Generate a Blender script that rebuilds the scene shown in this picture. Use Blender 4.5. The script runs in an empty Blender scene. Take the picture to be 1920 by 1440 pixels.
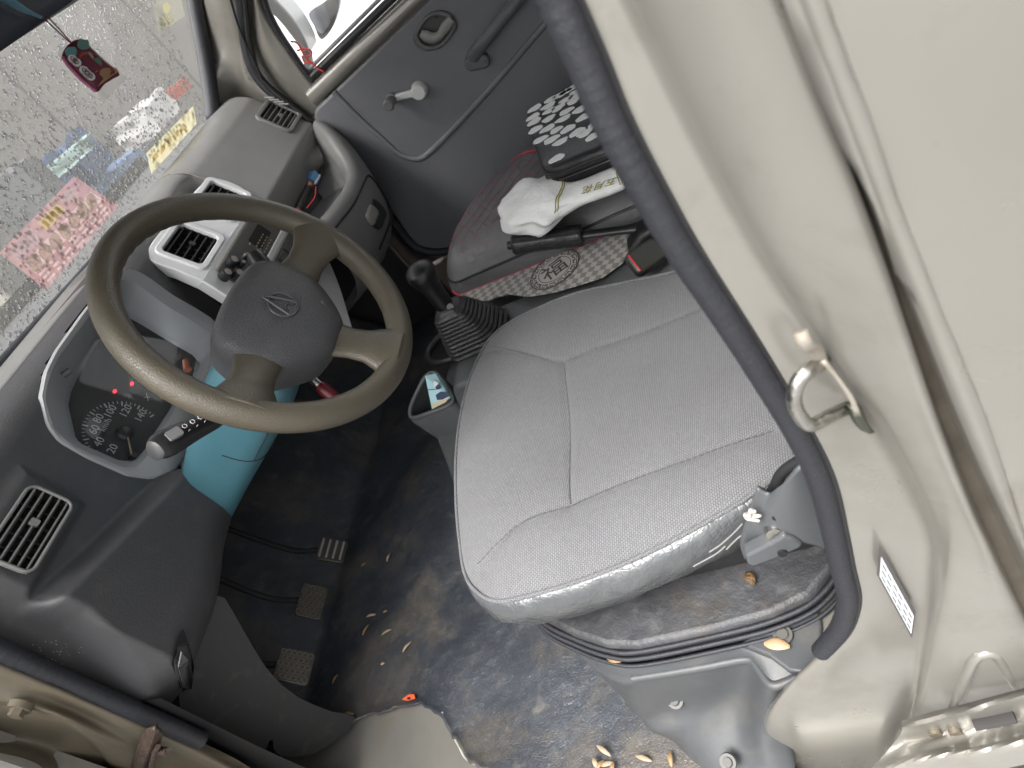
import bpy, bmesh, math, random
import numpy as np
from mathutils import Vector, Matrix
random.seed(7); rng = np.random.default_rng(7)
SC = bpy.context.scene; COL = SC.collection

# ------------------------------------------------------------ camera, sky, sun, exposure
# metres: X to the truck's right, Y forward, Z up; Z = 0 is the cab floor, X = 0 the driver's centre line
EYE = np.array([-0.680, -0.523, 0.968])
ROT = np.array([[0.060, -0.845, -0.532], [-0.706, 0.341, -0.621], [0.706, 0.413, -0.576]])
_u, _s, _v = np.linalg.svd(ROT); ROT = _u @ _v
FPX = 1313.07
cd = bpy.data.cameras.new("camera"); cam = bpy.data.objects.new("camera", cd); COL.objects.link(cam)
cd.sensor_width = 36.0; cd.lens = FPX / 1920 * 36; cd.clip_start = 0.02; cd.clip_end = 400
cd.dof.use_dof = True; cd.dof.focus_distance = 0.95; cd.dof.aperture_fstop = 9.0
m = Matrix.Identity(4)
for i in range(3):
    m[i][0] = ROT[0][i]; m[i][1] = -ROT[1][i]; m[i][2] = -ROT[2][i]; m[i][3] = EYE[i]
cam.matrix_world = m
SC.camera = cam

world = bpy.data.worlds.new("World"); SC.world = world; world.use_nodes = True
wn = world.node_tree; wn.nodes.clear()
sky = wn.nodes.new("ShaderNodeTexSky"); sky.sky_type = 'NISHITA'; sky.sun_disc = False
SUN_EL, SUN_AZ = math.radians(60), math.radians(-70)     # azimuth measured from +Y (ahead of the truck), negative = driver's side
sky.sun_elevation = SUN_EL; sky.sun_rotation = SUN_AZ; sky.dust_density = 4.0; sky.air_density = 1.2; sky.ozone_density = 0.6
hs = wn.nodes.new("ShaderNodeHueSaturation"); hs.inputs["Saturation"].default_value = 0.12
bg = wn.nodes.new("ShaderNodeBackground"); bg.inputs["Strength"].default_value = 0.15
wo = wn.nodes.new("ShaderNodeOutputWorld")
wn.links.new(sky.outputs[0], hs.inputs["Color"]); wn.links.new(hs.outputs[0], bg.inputs[0]); wn.links.new(bg.outputs[0], wo.inputs[0])
sl = bpy.data.lights.new("sun", 'SUN'); sun = bpy.data.objects.new("sun", sl); COL.objects.link(sun)
sl.energy = 1.5; sl.angle = math.radians(40); sl.color = (1.0, 0.97, 0.93)
sd = Vector((math.sin(SUN_AZ) * math.cos(SUN_EL), math.cos(SUN_AZ) * math.cos(SUN_EL), math.sin(SUN_EL)))
sun.rotation_euler = sd.to_track_quat('Z', 'Y').to_euler()
vs = SC.view_settings; vs.view_transform = 'Standard'; vs.look = 'None'; vs.gamma = 1; vs.use_curve_mapping = False; vs.exposure = 1.65
SC.cycles.use_denoising = True
try: SC.cycles.denoiser = 'OPENIMAGEDENOISE'
except Exception: pass
SC.cycles.max_bounces = 10; SC.cycles.diffuse_bounces = 6; SC.cycles.transparent_max_bounces = 24
SC.cycles.caustics_reflective = False; SC.cycles.caustics_refractive = False

# ------------------------------------------------------------ measuring: photograph position + one known coordinate -> point in the cab
def ray(px, py): return ROT.T @ np.array([(px - 960) / FPX, (py - 720) / FPX, 1.0])
def U(px, py, ax, val):
    r = ray(px, py); i = 'xyz'.index(ax); t = (val - EYE[i]) / r[i]; return Vector(EYE + t * r)
def UP(px, py, p0, n):
    r = ray(px, py); p0 = np.array(p0); n = np.array(n); t = ((p0 - EYE) @ n) / (r @ n); return Vector(EYE + t * r)
def V(*a): return Vector(a)

# ------------------------------------------------------------ mesh helpers
def cr(pts, n, closed=False):
    """Catmull-Rom through pts, resampled to n points by arc length"""
    P = [np.array(p, float) for p in pts]; out = []; k = len(P)
    segs = k if closed else k - 1
    for i in range(segs):
        if closed: a, b, c, d = P[i - 1], P[i], P[(i + 1) % k], P[(i + 2) % k]
        else:
            b, c = P[i], P[i + 1]; a = P[i - 1] if i else 2 * b - c; d = P[i + 2] if i + 2 < k else 2 * c - b
        for t in np.linspace(0, 1, 12, endpoint=False):
            out.append(.5 * (2 * b + (c - a) * t + (2 * a - 5 * b + 4 * c - d) * t * t + (3 * b - 3 * c + d - a) * t ** 3))
    out.append(P[0] if closed else P[-1]); out = np.array(out)
    L = np.r_[0, np.cumsum(np.linalg.norm(np.diff(out, axis=0), axis=1))]
    s = np.linspace(0, L[-1], n + 1)[:-1] if closed else np.linspace(0, L[-1], n)
    return [Vector([np.interp(x, L, out[:, j]) for j in range(out.shape[1])]) for x in s]
def poly(pts, n, closed=False):
    out = np.array([list(p) for p in pts] + ([list(pts[0])] if closed else []), float)
    L = np.r_[0, np.cumsum(np.linalg.norm(np.diff(out, axis=0), axis=1))]
    s = np.linspace(0, L[-1], n + 1)[:-1] if closed else np.linspace(0, L[-1], n)
    return [Vector([np.interp(x, L, out[:, j]) for j in range(out.shape[1])]) for x in s]

def byz(c, n):
    """resample a falling column at even heights"""
    P = np.array([list(p) for p in cr(c, 400)]); o = np.argsort(-P[:, 2], kind='stable'); P = P[o]; z = np.linspace(P[0, 2], P[-1, 2], n)
    return [Vector((np.interp(-k, -P[:, 2], P[:, 0]), np.interp(-k, -P[:, 2], P[:, 1]), k)) for k in z]
def up(c, z=1.19):
    """carry a column straight on up to height z"""
    a, b = c[0], c[2]; k = (z - a.z) / (a.z - b.z); return [a + (a - b) * k, a + (a - b) * (k * .5)] + list(c)
ROOTS = {}
def thing(name, label, cat, loc=(0, 0, 0), group=None):
    o = bpy.data.objects.new(name, None); COL.objects.link(o); o.location = loc; o.empty_display_size = .05
    o["label"] = label; o["category"] = cat; o["kind"] = "thing"
    if group: o["group"] = group
    ROOTS[o.name] = Vector(loc); return o
def mk(name, verts, faces, mat, parent=None, smooth=True, angle=40, bevel=None, solid=None, sub=0, label=None, kind=None):
    base = ROOTS.get(parent.name, V(0, 0, 0)) if parent else V(0, 0, 0)
    me = bpy.data.meshes.new(name); me.from_pydata([tuple(Vector(v) - base) for v in verts], [], faces)
    bm = bmesh.new(); bm.from_mesh(me); bmesh.ops.recalc_face_normals(bm, faces=bm.faces); bm.to_mesh(me); bm.free()
    if smooth:
        me.polygons.foreach_set("use_smooth", [True] * len(me.polygons))
        if angle: me.set_sharp_from_angle(angle=math.radians(angle))
    me.materials.append(mat); o = bpy.data.objects.new(name, me); COL.objects.link(o)
    if parent: o.parent = parent; ROOTS[o.name] = base
    if solid: s = o.modifiers.new("s", 'SOLIDIFY'); s.thickness = solid; s.offset = 0
    if bevel:
        b = o.modifiers.new("b", 'BEVEL'); b.width = bevel; b.segments = 3; b.limit_method = 'ANGLE'; b.angle_limit = math.radians(35)
    if sub: s = o.modifiers.new("u", 'SUBSURF'); s.levels = sub; s.render_levels = sub
    if label: o["label"] = label
    if kind: o["kind"] = kind
    return o
def solo(o, label, cat, group=None):
    o["label"] = label; o["category"] = cat
    if group: o["group"] = group
    return o

def g_grid(rows, closed=False):
    n = len(rows[0]); v = [p for r in rows for p in r]; f = []
    for i in range(len(rows) - 1):
        for j in range(n if closed else n - 1):
            k = (j + 1) % n; f.append((i * n + j, i * n + k, (i + 1) * n + k, (i + 1) * n + j))
    return v, f
def patch(name, cols, nu, nv, mat, parent=None, lin=False, zed=False, **kw):
    """smooth sheet through columns of points (each column may have its own count)"""
    C2 = [(byz if zed else poly if lin else cr)(c, nu) for c in cols]
    rows = [cr([c[i] for c in C2], nv) for i in range(nu)]
    v, f = g_grid(rows); return mk(name, v, f, mat, parent, **kw)
def ringloft(name, rings, mat, parent=None, cap0=False, cap1=False, **kw):
    v, f = g_grid(rings, True); n = len(rings[0])
    if cap0: f.append(tuple(range(n))[::-1])
    if cap1: f.append(tuple(range(len(v) - n, len(v))))
    return mk(name, v, f, mat, parent, **kw)
def g_tube(path, r, ns=12, closed=False, flat=1.0, up=None, cap=True):
    P = [Vector(p) for p in path]; n = len(P); R = list(r) if hasattr(r, '__len__') else [r] * n
    v = []; f = []; prev = None
    for i in range(n):
        a = P[(i - 1) % n] if (i or closed) else P[i]; b = P[(i + 1) % n] if (i < n - 1 or closed) else P[i]
        t = (b - a).normalized()
        if up is not None: s = t.cross(Vector(up))
        elif prev is None: s = t.cross(V(0, 0, 1) if abs(t.z) < .9 else V(1, 0, 0))
        else: s = prev - t * prev.dot(t)
        s.normalize(); prev = s; w = s.cross(t).normalized()
        for k in range(ns):
            an = 2 * math.pi * k / ns; v.append(P[i] + s * (math.cos(an) * R[i]) + w * (math.sin(an) * R[i] * flat))
    for i in range(n if closed else n - 1):
        for k in range(ns):
            j = (i + 1) % n; f.append((i * ns + k, i * ns + (k + 1) % ns, j * ns + (k + 1) % ns, j * ns + k))
    if cap and not closed: f.append(tuple(range(ns))[::-1]); f.append(tuple(range((n - 1) * ns, n * ns)))
    return v, f
def tube(name, path, r, mat, parent=None, ns=12, closed=False, flat=1.0, up=None, cap=True, **kw):
    v, f = g_tube(path, r, ns, closed, flat, up, cap); return mk(name, v, f, mat, parent, **kw)
def join(parts):
    V_, F_ = [], []
    for v, f in parts:
        o = len(V_); V_ += list(v); F_ += [tuple(i + o for i in q) for q in f]
    return V_, F_
def g_holed(fr, outer, holes, c0, c1):
    """flat plate with openings"""
    b = bmesh.new(); loops = []
    for L in [outer] + holes:
        vs_ = [b.verts.new((a, h, 0)) for a, h in L]; loops.append(vs_)
        for i in range(len(vs_)): b.edges.new((vs_[i], vs_[(i + 1) % len(vs_)]))
    bmesh.ops.triangle_fill(b, use_beauty=True, use_dissolve=False, edges=b.edges[:]); b.verts.index_update(); b.verts.ensure_lookup_table()
    n = len(b.verts); P = [v.co.copy() for v in b.verts]; T = [tuple(v.index for v in f.verts) for f in b.faces]; LI = [[v.index for v in l] for l in loops]; b.free()
    v = [fr.p(p.x, p.y, c0) for p in P] + [fr.p(p.x, p.y, c1) for p in P]; f = [t[::-1] for t in T] + [tuple(i + n for i in t) for t in T]
    for l in LI: f += [(l[i], l[(i + 1) % len(l)], n + l[(i + 1) % len(l)], n + l[i]) for i in range(len(l))]
    return v, f
class Fr:
    """a local frame: a along u, b along v, c along the normal"""
    def __init__(s, o, u, v):
        s.o = Vector(o); s.u = Vector(u).normalized(); s.n = s.u.cross(Vector(v)).normalized(); s.v = s.n.cross(s.u)
    def p(s, a, b, c=0): return s.o + s.u * a + s.v * b + s.n * c
    def px(s, x, y, c=0):
        q = UP(x, y, s.o + s.n * c, s.n) - s.o; return q.dot(s.u), q.dot(s.v)
def rrect(w, h, r, n=6, cx=0, cy=0):
    o = []
    for sx, sy, a0 in ((1, 1, 0), (-1, 1, 90), (-1, -1, 180), (1, -1, 270)):
        for k in range(n + 1):
            a = math.radians(a0 + 90 * k / n); o.append((cx + sx * (w / 2 - r) + r * math.cos(a), cy + sy * (h / 2 - r) + r * math.sin(a)))
    return o
def g_slab(fr, out, c0, c1):
    n = len(out); v = [fr.p(a, b, c0) for a, b in out] + [fr.p(a, b, c1) for a, b in out]
    f = [tuple(range(n))[::-1], tuple(range(n, 2 * n))] + [(i, (i + 1) % n, n + (i + 1) % n, n + i) for i in range(n)]
    return v, f
def slab(name, fr, out, c0, c1, mat, parent=None, bevel=None, **kw):
    v, f = g_slab(fr, out, c0, c1); return mk(name, v, f, mat, parent, bevel=bevel, **kw)
def frame_ring(name, fr, outer, inner, c0, c1, mat, parent=None, bevel=None, **kw):
    n = len(outer); v = []
    for c in (c0, c1): v += [fr.p(a, b, c) for a, b in outer] + [fr.p(a, b, c) for a, b in inner]
    f = []
    for i in range(n):
        j = (i + 1) % n
        f += [(2 * n + i, 2 * n + j, 3 * n + j, 3 * n + i), (i, n + i, n + j, j), (i, j, 2 * n + j, 2 * n + i), (n + i, 3 * n + i, 3 * n + j, n + j)]
    return mk(name, v, f, mat, parent, bevel=bevel, **kw)
def dome(name, fr, out, c0, h, mat, parent=None, rings=6, pw=2.2, c_bot=None, **kw):
    """pillow: outline at c0 swelling by h towards the middle"""
    cx = sum(a for a, b in out) / len(out); cy = sum(b for a, b in out) / len(out); R = []
    if c_bot is not None: R.append([fr.p(a, b, c_bot) for a, b in out])
    for k in range(rings):
        s = 1 - k / rings; z = h * (1 - s ** pw) ** (1 / pw)
        R.append([fr.p(cx + (a - cx) * s, cy + (b - cy) * s, c0 + z) for a, b in out])
    v, f = g_grid(R, True); n = len(out); v.append(fr.p(cx, cy, c0 + h)); t = len(v) - 1
    f += [(t - n + i, t - n + (i + 1) % n, t) for i in range(n)]
    return mk(name, v, f, mat, parent, **kw)
def cyl(p0, p1, r0, r1=None, ns=20): return g_tube([p0, p1], [r0, r0 if r1 is None else r1], ns)
def text(name, body, size, fr, a, b, c, rot, mat, parent, mirror=False, ext=.0003, sx=1.0, align='CENTER'):
    cu = bpy.data.curves.new("t", 'FONT'); cu.body = body; cu.size = size; cu.extrude = ext; cu.align_x = align; cu.align_y = 'CENTER'
    cu.resolution_u = 3
    t = bpy.data.objects.new("t", cu); COL.objects.link(t); dg = bpy.context.evaluated_depsgraph_get(); dg.update()
    me = t.evaluated_get(dg).to_mesh(); vs_ = [v.co.copy() for v in me.vertices]; fs = [tuple(p.vertices) for p in me.polygons]
    t.evaluated_get(dg).to_mesh_clear(); bpy.data.objects.remove(t); bpy.data.curves.remove(cu)
    ca, sa = math.cos(rot), math.sin(rot); out = []
    for q in vs_:
        x = (-q.x if mirror else q.x) * sx; y = q.y; out.append(fr.p(a + x * ca - y * sa, b + x * sa + y * ca, c + q.z))
    return mk(name, out, fs, mat, parent, smooth=False)

# ------------------------------------------------------------ materials
def nd(nt, t, **kw):
    n = nt.nodes.new(t)
    for k, v in kw.items():
        if k in n.inputs.keys(): n.inputs[k].default_value = v
        else: setattr(n, k, v)
    return n
def M(name, col, rough=.5, metal=0., spec=.5, grain=None, lump=None, var=None, dust=None, coat=0, rvar=0, cells=None, sheen=0):
    """grain=(scale,strength) fine relief; lump=(scale,strength) broad relief; var=(scale,amount); dust=(scale,threshold,colour,amount)"""
    mt = bpy.data.materials.new(name); mt.use_nodes = True; nt = mt.node_tree; L = nt.links.new
    b = nt.nodes["Principled BSDF"]; b.inputs["Roughness"].default_value = rough; b.inputs["Metallic"].default_value = metal
    b.inputs["Specular IOR Level"].default_value = spec; b.inputs["Coat Weight"].default_value = coat; b.inputs["Coat Roughness"].default_value = .15
    if sheen: b.inputs["Sheen Weight"].default_value = sheen
    tc = nd(nt, "ShaderNodeTexCoord"); cur = None
    rgb = nd(nt, "ShaderNodeRGB"); rgb.outputs[0].default_value = (*col, 1); cur = rgb.outputs[0]
    if var:
        n = nd(nt, "ShaderNodeTexNoise", Scale=var[0], Detail=6, Roughness=.6); L(tc.outputs["Object"], n.inputs["Vector"])
        mr = nd(nt, "ShaderNodeMapRange"); mr.inputs[1].default_value = .3; mr.inputs[2].default_value = .7; mr.inputs[3].default_value = 1 - var[1]; mr.inputs[4].default_value = 1 + var[1]
        L(n.outputs["Fac"], mr.inputs[0]); mx = nd(nt, "ShaderNodeVectorMath", operation='SCALE'); L(cur, mx.inputs[0]); L(mr.outputs[0], mx.inputs["Scale"]); cur = mx.outputs[0]
    for ds in ([dust] if dust and not isinstance(dust[0], tuple) else (dust or [])):
        n = nd(nt, "ShaderNodeTexNoise", Scale=ds[0], Detail=9, Roughness=.68, Distortion=.4); L(tc.outputs["Object"], n.inputs["Vector"])
        mr = nd(nt, "ShaderNodeMapRange"); mr.inputs[1].default_value = ds[1]; mr.inputs[2].default_value = ds[1] + (ds[4] if len(ds) > 4 else .18); mr.inputs[4].default_value = ds[3]
        L(n.outputs["Fac"], mr.inputs[0]); mx = nd(nt, "ShaderNodeMix", data_type='RGBA'); L(mr.outputs[0], mx.inputs[0]); L(cur, mx.inputs[6]); mx.inputs[7].default_value = (*ds[2], 1); cur = mx.outputs[2]
    L(cur, b.inputs["Base Color"])
    if rvar:
        n = nd(nt, "ShaderNodeTexNoise", Scale=14, Detail=5); L(tc.outputs["Object"], n.inputs["Vector"]); mr = nd(nt, "ShaderNodeMapRange")
        mr.inputs[3].default_value = max(rough - rvar, .05); mr.inputs[4].default_value = rough + rvar; L(n.outputs["Fac"], mr.inputs[0]); L(mr.outputs[0], b.inputs["Roughness"])
    h = None
    def bump(src, strength, dist):
        nonlocal h
        bp = nd(nt, "ShaderNodeBump", Strength=strength, Distance=dist); L(src, bp.inputs["Height"])
        if h: L(h, bp.inputs["Normal"])
        h = bp.outputs[0]
    if lump:
        n = nd(nt, "ShaderNodeTexNoise", Scale=lump[0], Detail=4); L(tc.outputs["Object"], n.inputs["Vector"]); bump(n.outputs["Fac"], lump[1], .01)
    if cells:
        n = nd(nt, "ShaderNodeTexVoronoi", Scale=cells[0], feature='DISTANCE_TO_EDGE'); L(tc.outputs["Object"], n.inputs["Vector"])
        mr = nd(nt, "ShaderNodeMapRange"); mr.inputs[2].default_value = .12; L(n.outputs["Distance"], mr.inputs[0]); bump(mr.outputs[0], cells[1], .001)
    if grain:
        n = nd(nt, "ShaderNodeTexNoise", Scale=grain[0], Detail=3, Roughness=.6); L(tc.outputs["Object"], n.inputs["Vector"]); bump(n.outputs["Fac"], grain[1], .001)
    if h: L(h, b.inputs["Normal"])
    return mt
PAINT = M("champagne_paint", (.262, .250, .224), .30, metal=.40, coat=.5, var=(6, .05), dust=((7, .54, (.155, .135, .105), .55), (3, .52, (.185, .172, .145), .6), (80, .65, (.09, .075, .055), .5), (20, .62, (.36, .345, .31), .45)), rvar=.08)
PAINT_DIRTY = M("dirty_paint", (.125, .108, .078), .5, coat=.1, var=(8, .12), dust=((7, .5, (.13, .095, .06), .75), (45, .58, (.07, .05, .035), .6)), rvar=.1)
PAINT_FLOOR = M("worn_floor_paint", (.165, .158, .14), .42, var=(10, .12), dust=((12, .52, (.17, .14, .1), .7),))
DASH = M("dash_plastic", (.19, .188, .182), .38, grain=(420, .5), var=(7, .1), dust=(16, .52, (.2, .185, .16), .28))
DASHL = M("dash_plastic_shaded", (.056, .056, .059), .46, grain=(420, .5), var=(7, .12), dust=((20, .54, (.13, .12, .105), .25), (130, .70, (.5, .5, .48), .5, .05)))  # same plastic as DASH, base darkened for the driver's side shade
DASHSH = M("dash_vent_plastic", (.17, .168, .162), .5, grain=(900, .2))
SILVER = M("silver_plastic", (.66, .665, .67), .40, metal=.12, grain=(1500, .1), var=(12, .05), dust=(30, .6, (.33, .31, .28), .4))
SILVERB = M("bezel_silver", (.30, .305, .31), .5, grain=(1500, .1), var=(12, .08), dust=(30, .56, (.33, .31, .28), .4))
SILVERD = M("cluster_silver", (.40, .415, .43), .45, metal=.2, grain=(1500, .1), var=(12, .06))
BLACKP = M("black_plastic", (.016, .016, .017), .38, grain=(700, .25), dust=(30, .58, (.06, .055, .05), .5))
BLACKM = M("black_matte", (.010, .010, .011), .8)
RUBBER = M("black_rubber", (.021, .022, .027), .52, cells=(300, .25), lump=(90, .08), dust=(30, .62, (.06, .058, .056), .4))
WHEELM = M("wheel_brown", (.083, .072, .051), .36, cells=(330, .32), grain=(600, .3), var=(7, .08))
PADM = M("hub_grey", (.066, .067, .071), .42, cells=(280, .6), grain=(600, .4), var=(10, .08))
BLUE = M("blue_shroud", (.048, .130, .160), .42, grain=(1000, .15), var=(12, .08), dust=(18, .58, (.10, .14, .14), .5))
DOORP = M("door_panel", (.150, .154, .165), .5, grain=(450, .5), var=(5, .08), dust=((25, .62, (.035, .034, .034), .6), (6, .55, (.09, .09, .09), .3)))
GREYP = M("grey_plastic", (.066, .069, .073), .42, grain=(900, .3), var=(14, .1), dust=((14, .53, (.13, .12, .10), .5), (90, .68, (.28, .26, .22), .5)))
CONSOLE = M("console_plastic", (.075, .079, .081), .48, grain=(900, .3), var=(10, .08), dust=(30, .6, (.15, .14, .12), .4))
VINYL = M("silver_vinyl", (.085, .088, .092), .24, spec=.6, cells=(120, .22), lump=(30, .5), var=(20, .1), rvar=.06)
CHROME = M("worn_steel", (.50, .49, .46), .30, metal=1.0, lump=(80, .2), dust=(40, .5, (.25, .22, .17), .6), rvar=.12)
STEELP = M("painted_bracket", (.085, .09, .095), .42, grain=(500, .2), dust=(30, .58, (.2, .18, .15), .5))
RUST = M("rusty_brown", (.055, .035, .025), .5, lump=(60, .5), var=(40, .4), dust=(50, .55, (.16, .09, .05), .6))
MATM = M("floor_mat_rubber", (.042, .048, .058), .36, cells=(260, .4), lump=(28, .5), var=(6, .25), dust=((5.5, .47, (.135, .112, .085), .66), (24, .55, (.16, .145, .12), .5), (160, .68, (.42, .38, .31), .75, .04)), rvar=.12)
BOXM = M("seat_box_rubber", (.042, .043, .047), .5, cells=(220, .2), lump=(40, .4), var=(12, .3), dust=((14, .52, (.075, .062, .048), .7), (38, .55, (.115, .112, .105), .6), (55, .58, (.025, .025, .026), .8), (110, .68, (.22, .21, .19), .6)))
WHITE = M("white_cloth", (.82, .82, .80), .75, lump=(50, .4))
RED = M("red_trim", (.42, .035, .07), .5)
REDP = M("red_plastic", (.5, .04, .04), .35)
PSEAT = M("black_leatherette", (.105, .105, .109), .42, cells=(300, .25), lump=(24, .5), var=(9, .15))
BUCKLE = M("olive_black_plastic", (.035, .035, .03), .35, grain=(700, .2))
LIGHTGREY = M("light_grey_plastic", (.48, .48, .47), .45, grain=(900, .15))
PRINTW = M("print_white", (.75, .75, .74), .6)
PRINTK = M("print_black", (.012, .012, .013), .6)
DIM = M("gauge_print", (.40, .43, .44), .6)
def emis(name, col, s):
    mt = M(name, col, .4); b = mt.node_tree.nodes["Principled BSDF"]; b.inputs["Emission Color"].default_value = (*col, 1); b.inputs["Emission Strength"].default_value = s; return mt
def thin_glass(name, haze, hcol, ior=1.45, noise=None, tint=(1, 1, 1)):
    """thin pane: clear, with fresnel reflection and a film of dirt"""
    mt = bpy.data.materials.new(name); mt.use_nodes = True; nt = mt.node_tree; nt.nodes.clear(); L = nt.links.new
    o = nd(nt, "ShaderNodeOutputMaterial"); tr = nd(nt, "ShaderNodeBsdfTransparent"); tr.inputs[0].default_value = (*tint, 1)
    gl = nd(nt, "ShaderNodeBsdfGlossy", Roughness=.03); lw = nd(nt, "ShaderNodeLayerWeight", Blend=.5); pw_ = nd(nt, "ShaderNodeMath", operation='POWER'); pw_.inputs[1].default_value = 4.0; L(lw.outputs["Facing"], pw_.inputs[0])
    ma = nd(nt, "ShaderNodeMath", operation='MULTIPLY_ADD'); ma.inputs[1].default_value = .6; ma.inputs[2].default_value = .035; L(pw_.outputs[0], ma.inputs[0]); m1 = nd(nt, "ShaderNodeMixShader")
    L(ma.outputs[0], m1.inputs[0]); L(tr.outputs[0], m1.inputs[1]); L(gl.outputs[0], m1.inputs[2]); last = m1.outputs[0]
    if haze:
        df = nd(nt, "ShaderNodeBsdfDiffuse"); df.inputs[0].default_value = (*hcol, 1); tl = nd(nt, "ShaderNodeBsdfTranslucent"); tl.inputs[0].default_value = (*hcol, 1)
        ms = nd(nt, "ShaderNodeMixShader"); ms.inputs[0].default_value = .6; L(df.outputs[0], ms.inputs[1]); L(tl.outputs[0], ms.inputs[2])
        m2 = nd(nt, "ShaderNodeMixShader"); tc = nd(nt, "ShaderNodeTexCoord"); nz = nd(nt, "ShaderNodeTexNoise", Scale=noise or 20, Detail=8, Roughness=.7); L(tc.outputs["Object"], nz.inputs["Vector"])
        mr = nd(nt, "ShaderNodeMapRange"); mr.inputs[1].default_value = .35; mr.inputs[2].default_value = .75; mr.inputs[3].default_value = haze * .7; mr.inputs[4].default_value = haze * 1.3
        L(nz.outputs["Fac"], mr.inputs[0]); L(mr.outputs[0], m2.inputs[0]); L(last, m2.inputs[1]); L(ms.outputs[0], m2.inputs[2]); last = m2.outputs[0]
    L(last, o.inputs[0]); return mt
GLASS = thin_glass("wet_dirty_glass", .24, (.50, .49, .46), noise=90, ior=1.22)
CLEAR = thin_glass("clear_pane", .03, (.7, .7, .7))
LENS = thin_glass("cluster_lens", .035, (.5, .5, .5), noise=40)
def water():
    mt = bpy.data.materials.new("water_drop"); mt.use_nodes = True; b = mt.node_tree.nodes["Principled BSDF"]
    b.inputs["Base Color"].default_value = (1, 1, 1, 1); b.inputs["Transmission Weight"].default_value = 1; b.inputs["IOR"].default_value = 1.33; b.inputs["Roughness"].default_value = .02; return mt
DROP = water()
def sheet(name, col, a):
    """printed film: part see-through"""
    mt = M(name, col, .5); nt = mt.node_tree; b = nt.nodes["Principled BSDF"]; o = [n for n in nt.nodes if n.type == 'OUTPUT_MATERIAL'][0]
    tl = nd(nt, "ShaderNodeBsdfTranslucent"); tl.inputs[0].default_value = (*col, 1); tr = nd(nt, "ShaderNodeBsdfTransparent")
    m1 = nd(nt, "ShaderNodeMixShader"); m1.inputs[0].default_value = .55; m2 = nd(nt, "ShaderNodeMixShader"); m2.inputs[0].default_value = a
    nt.links.new(b.outputs[0], m1.inputs[1]); nt.links.new(tl.outputs[0], m1.inputs[2]); nt.links.new(tr.outputs[0], m2.inputs[1]); nt.links.new(m1.outputs[0], m2.inputs[2]); nt.links.new(m2.outputs[0], o.inputs[0]); return mt
def weave(name, col, cell, dark=.45, rough=.85, axes=(0, 1)):
    """woven cloth: staggered cells of the given size (m), darker in the gaps"""
    mt = M(name, col, rough, sheen=.15); nt = mt.node_tree; L = nt.links.new; b = nt.nodes["Principled BSDF"]
    tc = nd(nt, "ShaderNodeTexCoord"); mp = nd(nt, "ShaderNodeMapping"); mp.inputs["Rotation"].default_value = (0, 0, math.radians(8)); L(tc.outputs["Object"], mp.inputs["Vector"])
    wp = nd(nt, "ShaderNodeTexNoise", Scale=90, Detail=2); L(mp.outputs[0], wp.inputs["Vector"])
    wv = nd(nt, "ShaderNodeVectorMath", operation='MULTIPLY_ADD'); L(wp.outputs["Color"], wv.inputs[0]); wv.inputs[1].default_value = (.0009,) * 3; L(mp.outputs[0], wv.inputs[2])
    br = nd(nt, "ShaderNodeTexBrick", Scale=1.0); br.inputs["Brick Width"].default_value = cell; br.inputs["Row Height"].default_value = cell * .66; br.inputs["Mortar Size"].default_value = cell * .13; br.inputs["Mortar Smooth"].default_value = .9; br.inputs["Bias"].default_value = 0
    c = Vector(col); br.inputs["Color1"].default_value = (*(c * 1.12), 1); br.inputs["Color2"].default_value = (*(c * .94), 1); br.inputs["Mortar"].default_value = (*(c * dark), 1); L(wv.outputs[0], br.inputs["Vector"])
    nz = nd(nt, "ShaderNodeTexNoise", Scale=7, Detail=5); L(tc.outputs["Object"], nz.inputs["Vector"]); mr = nd(nt, "ShaderNodeMapRange"); mr.inputs[3].default_value = .82; mr.inputs[4].default_value = 1.12; L(nz.outputs["Fac"], mr.inputs[0])
    mx = nd(nt, "ShaderNodeVectorMath", operation='SCALE'); L(br.outputs["Color"], mx.inputs[0]); L(mr.outputs[0], mx.inputs["Scale"]); L(mx.outputs[0], b.inputs["Base Color"])
    bp = nd(nt, "ShaderNodeBump", Strength=.5, Distance=.0008); bp.invert = True; L(br.outputs["Fac"], bp.inputs["Height"]); L(bp.outputs[0], b.inputs["Normal"]); return mt
FABRIC = weave("seat_weave", (.170, .170, .176), .0037, dark=.38)
FABRIC2 = weave("seat_mesh", (.32, .32, .33), .0075, dark=.4)
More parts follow.
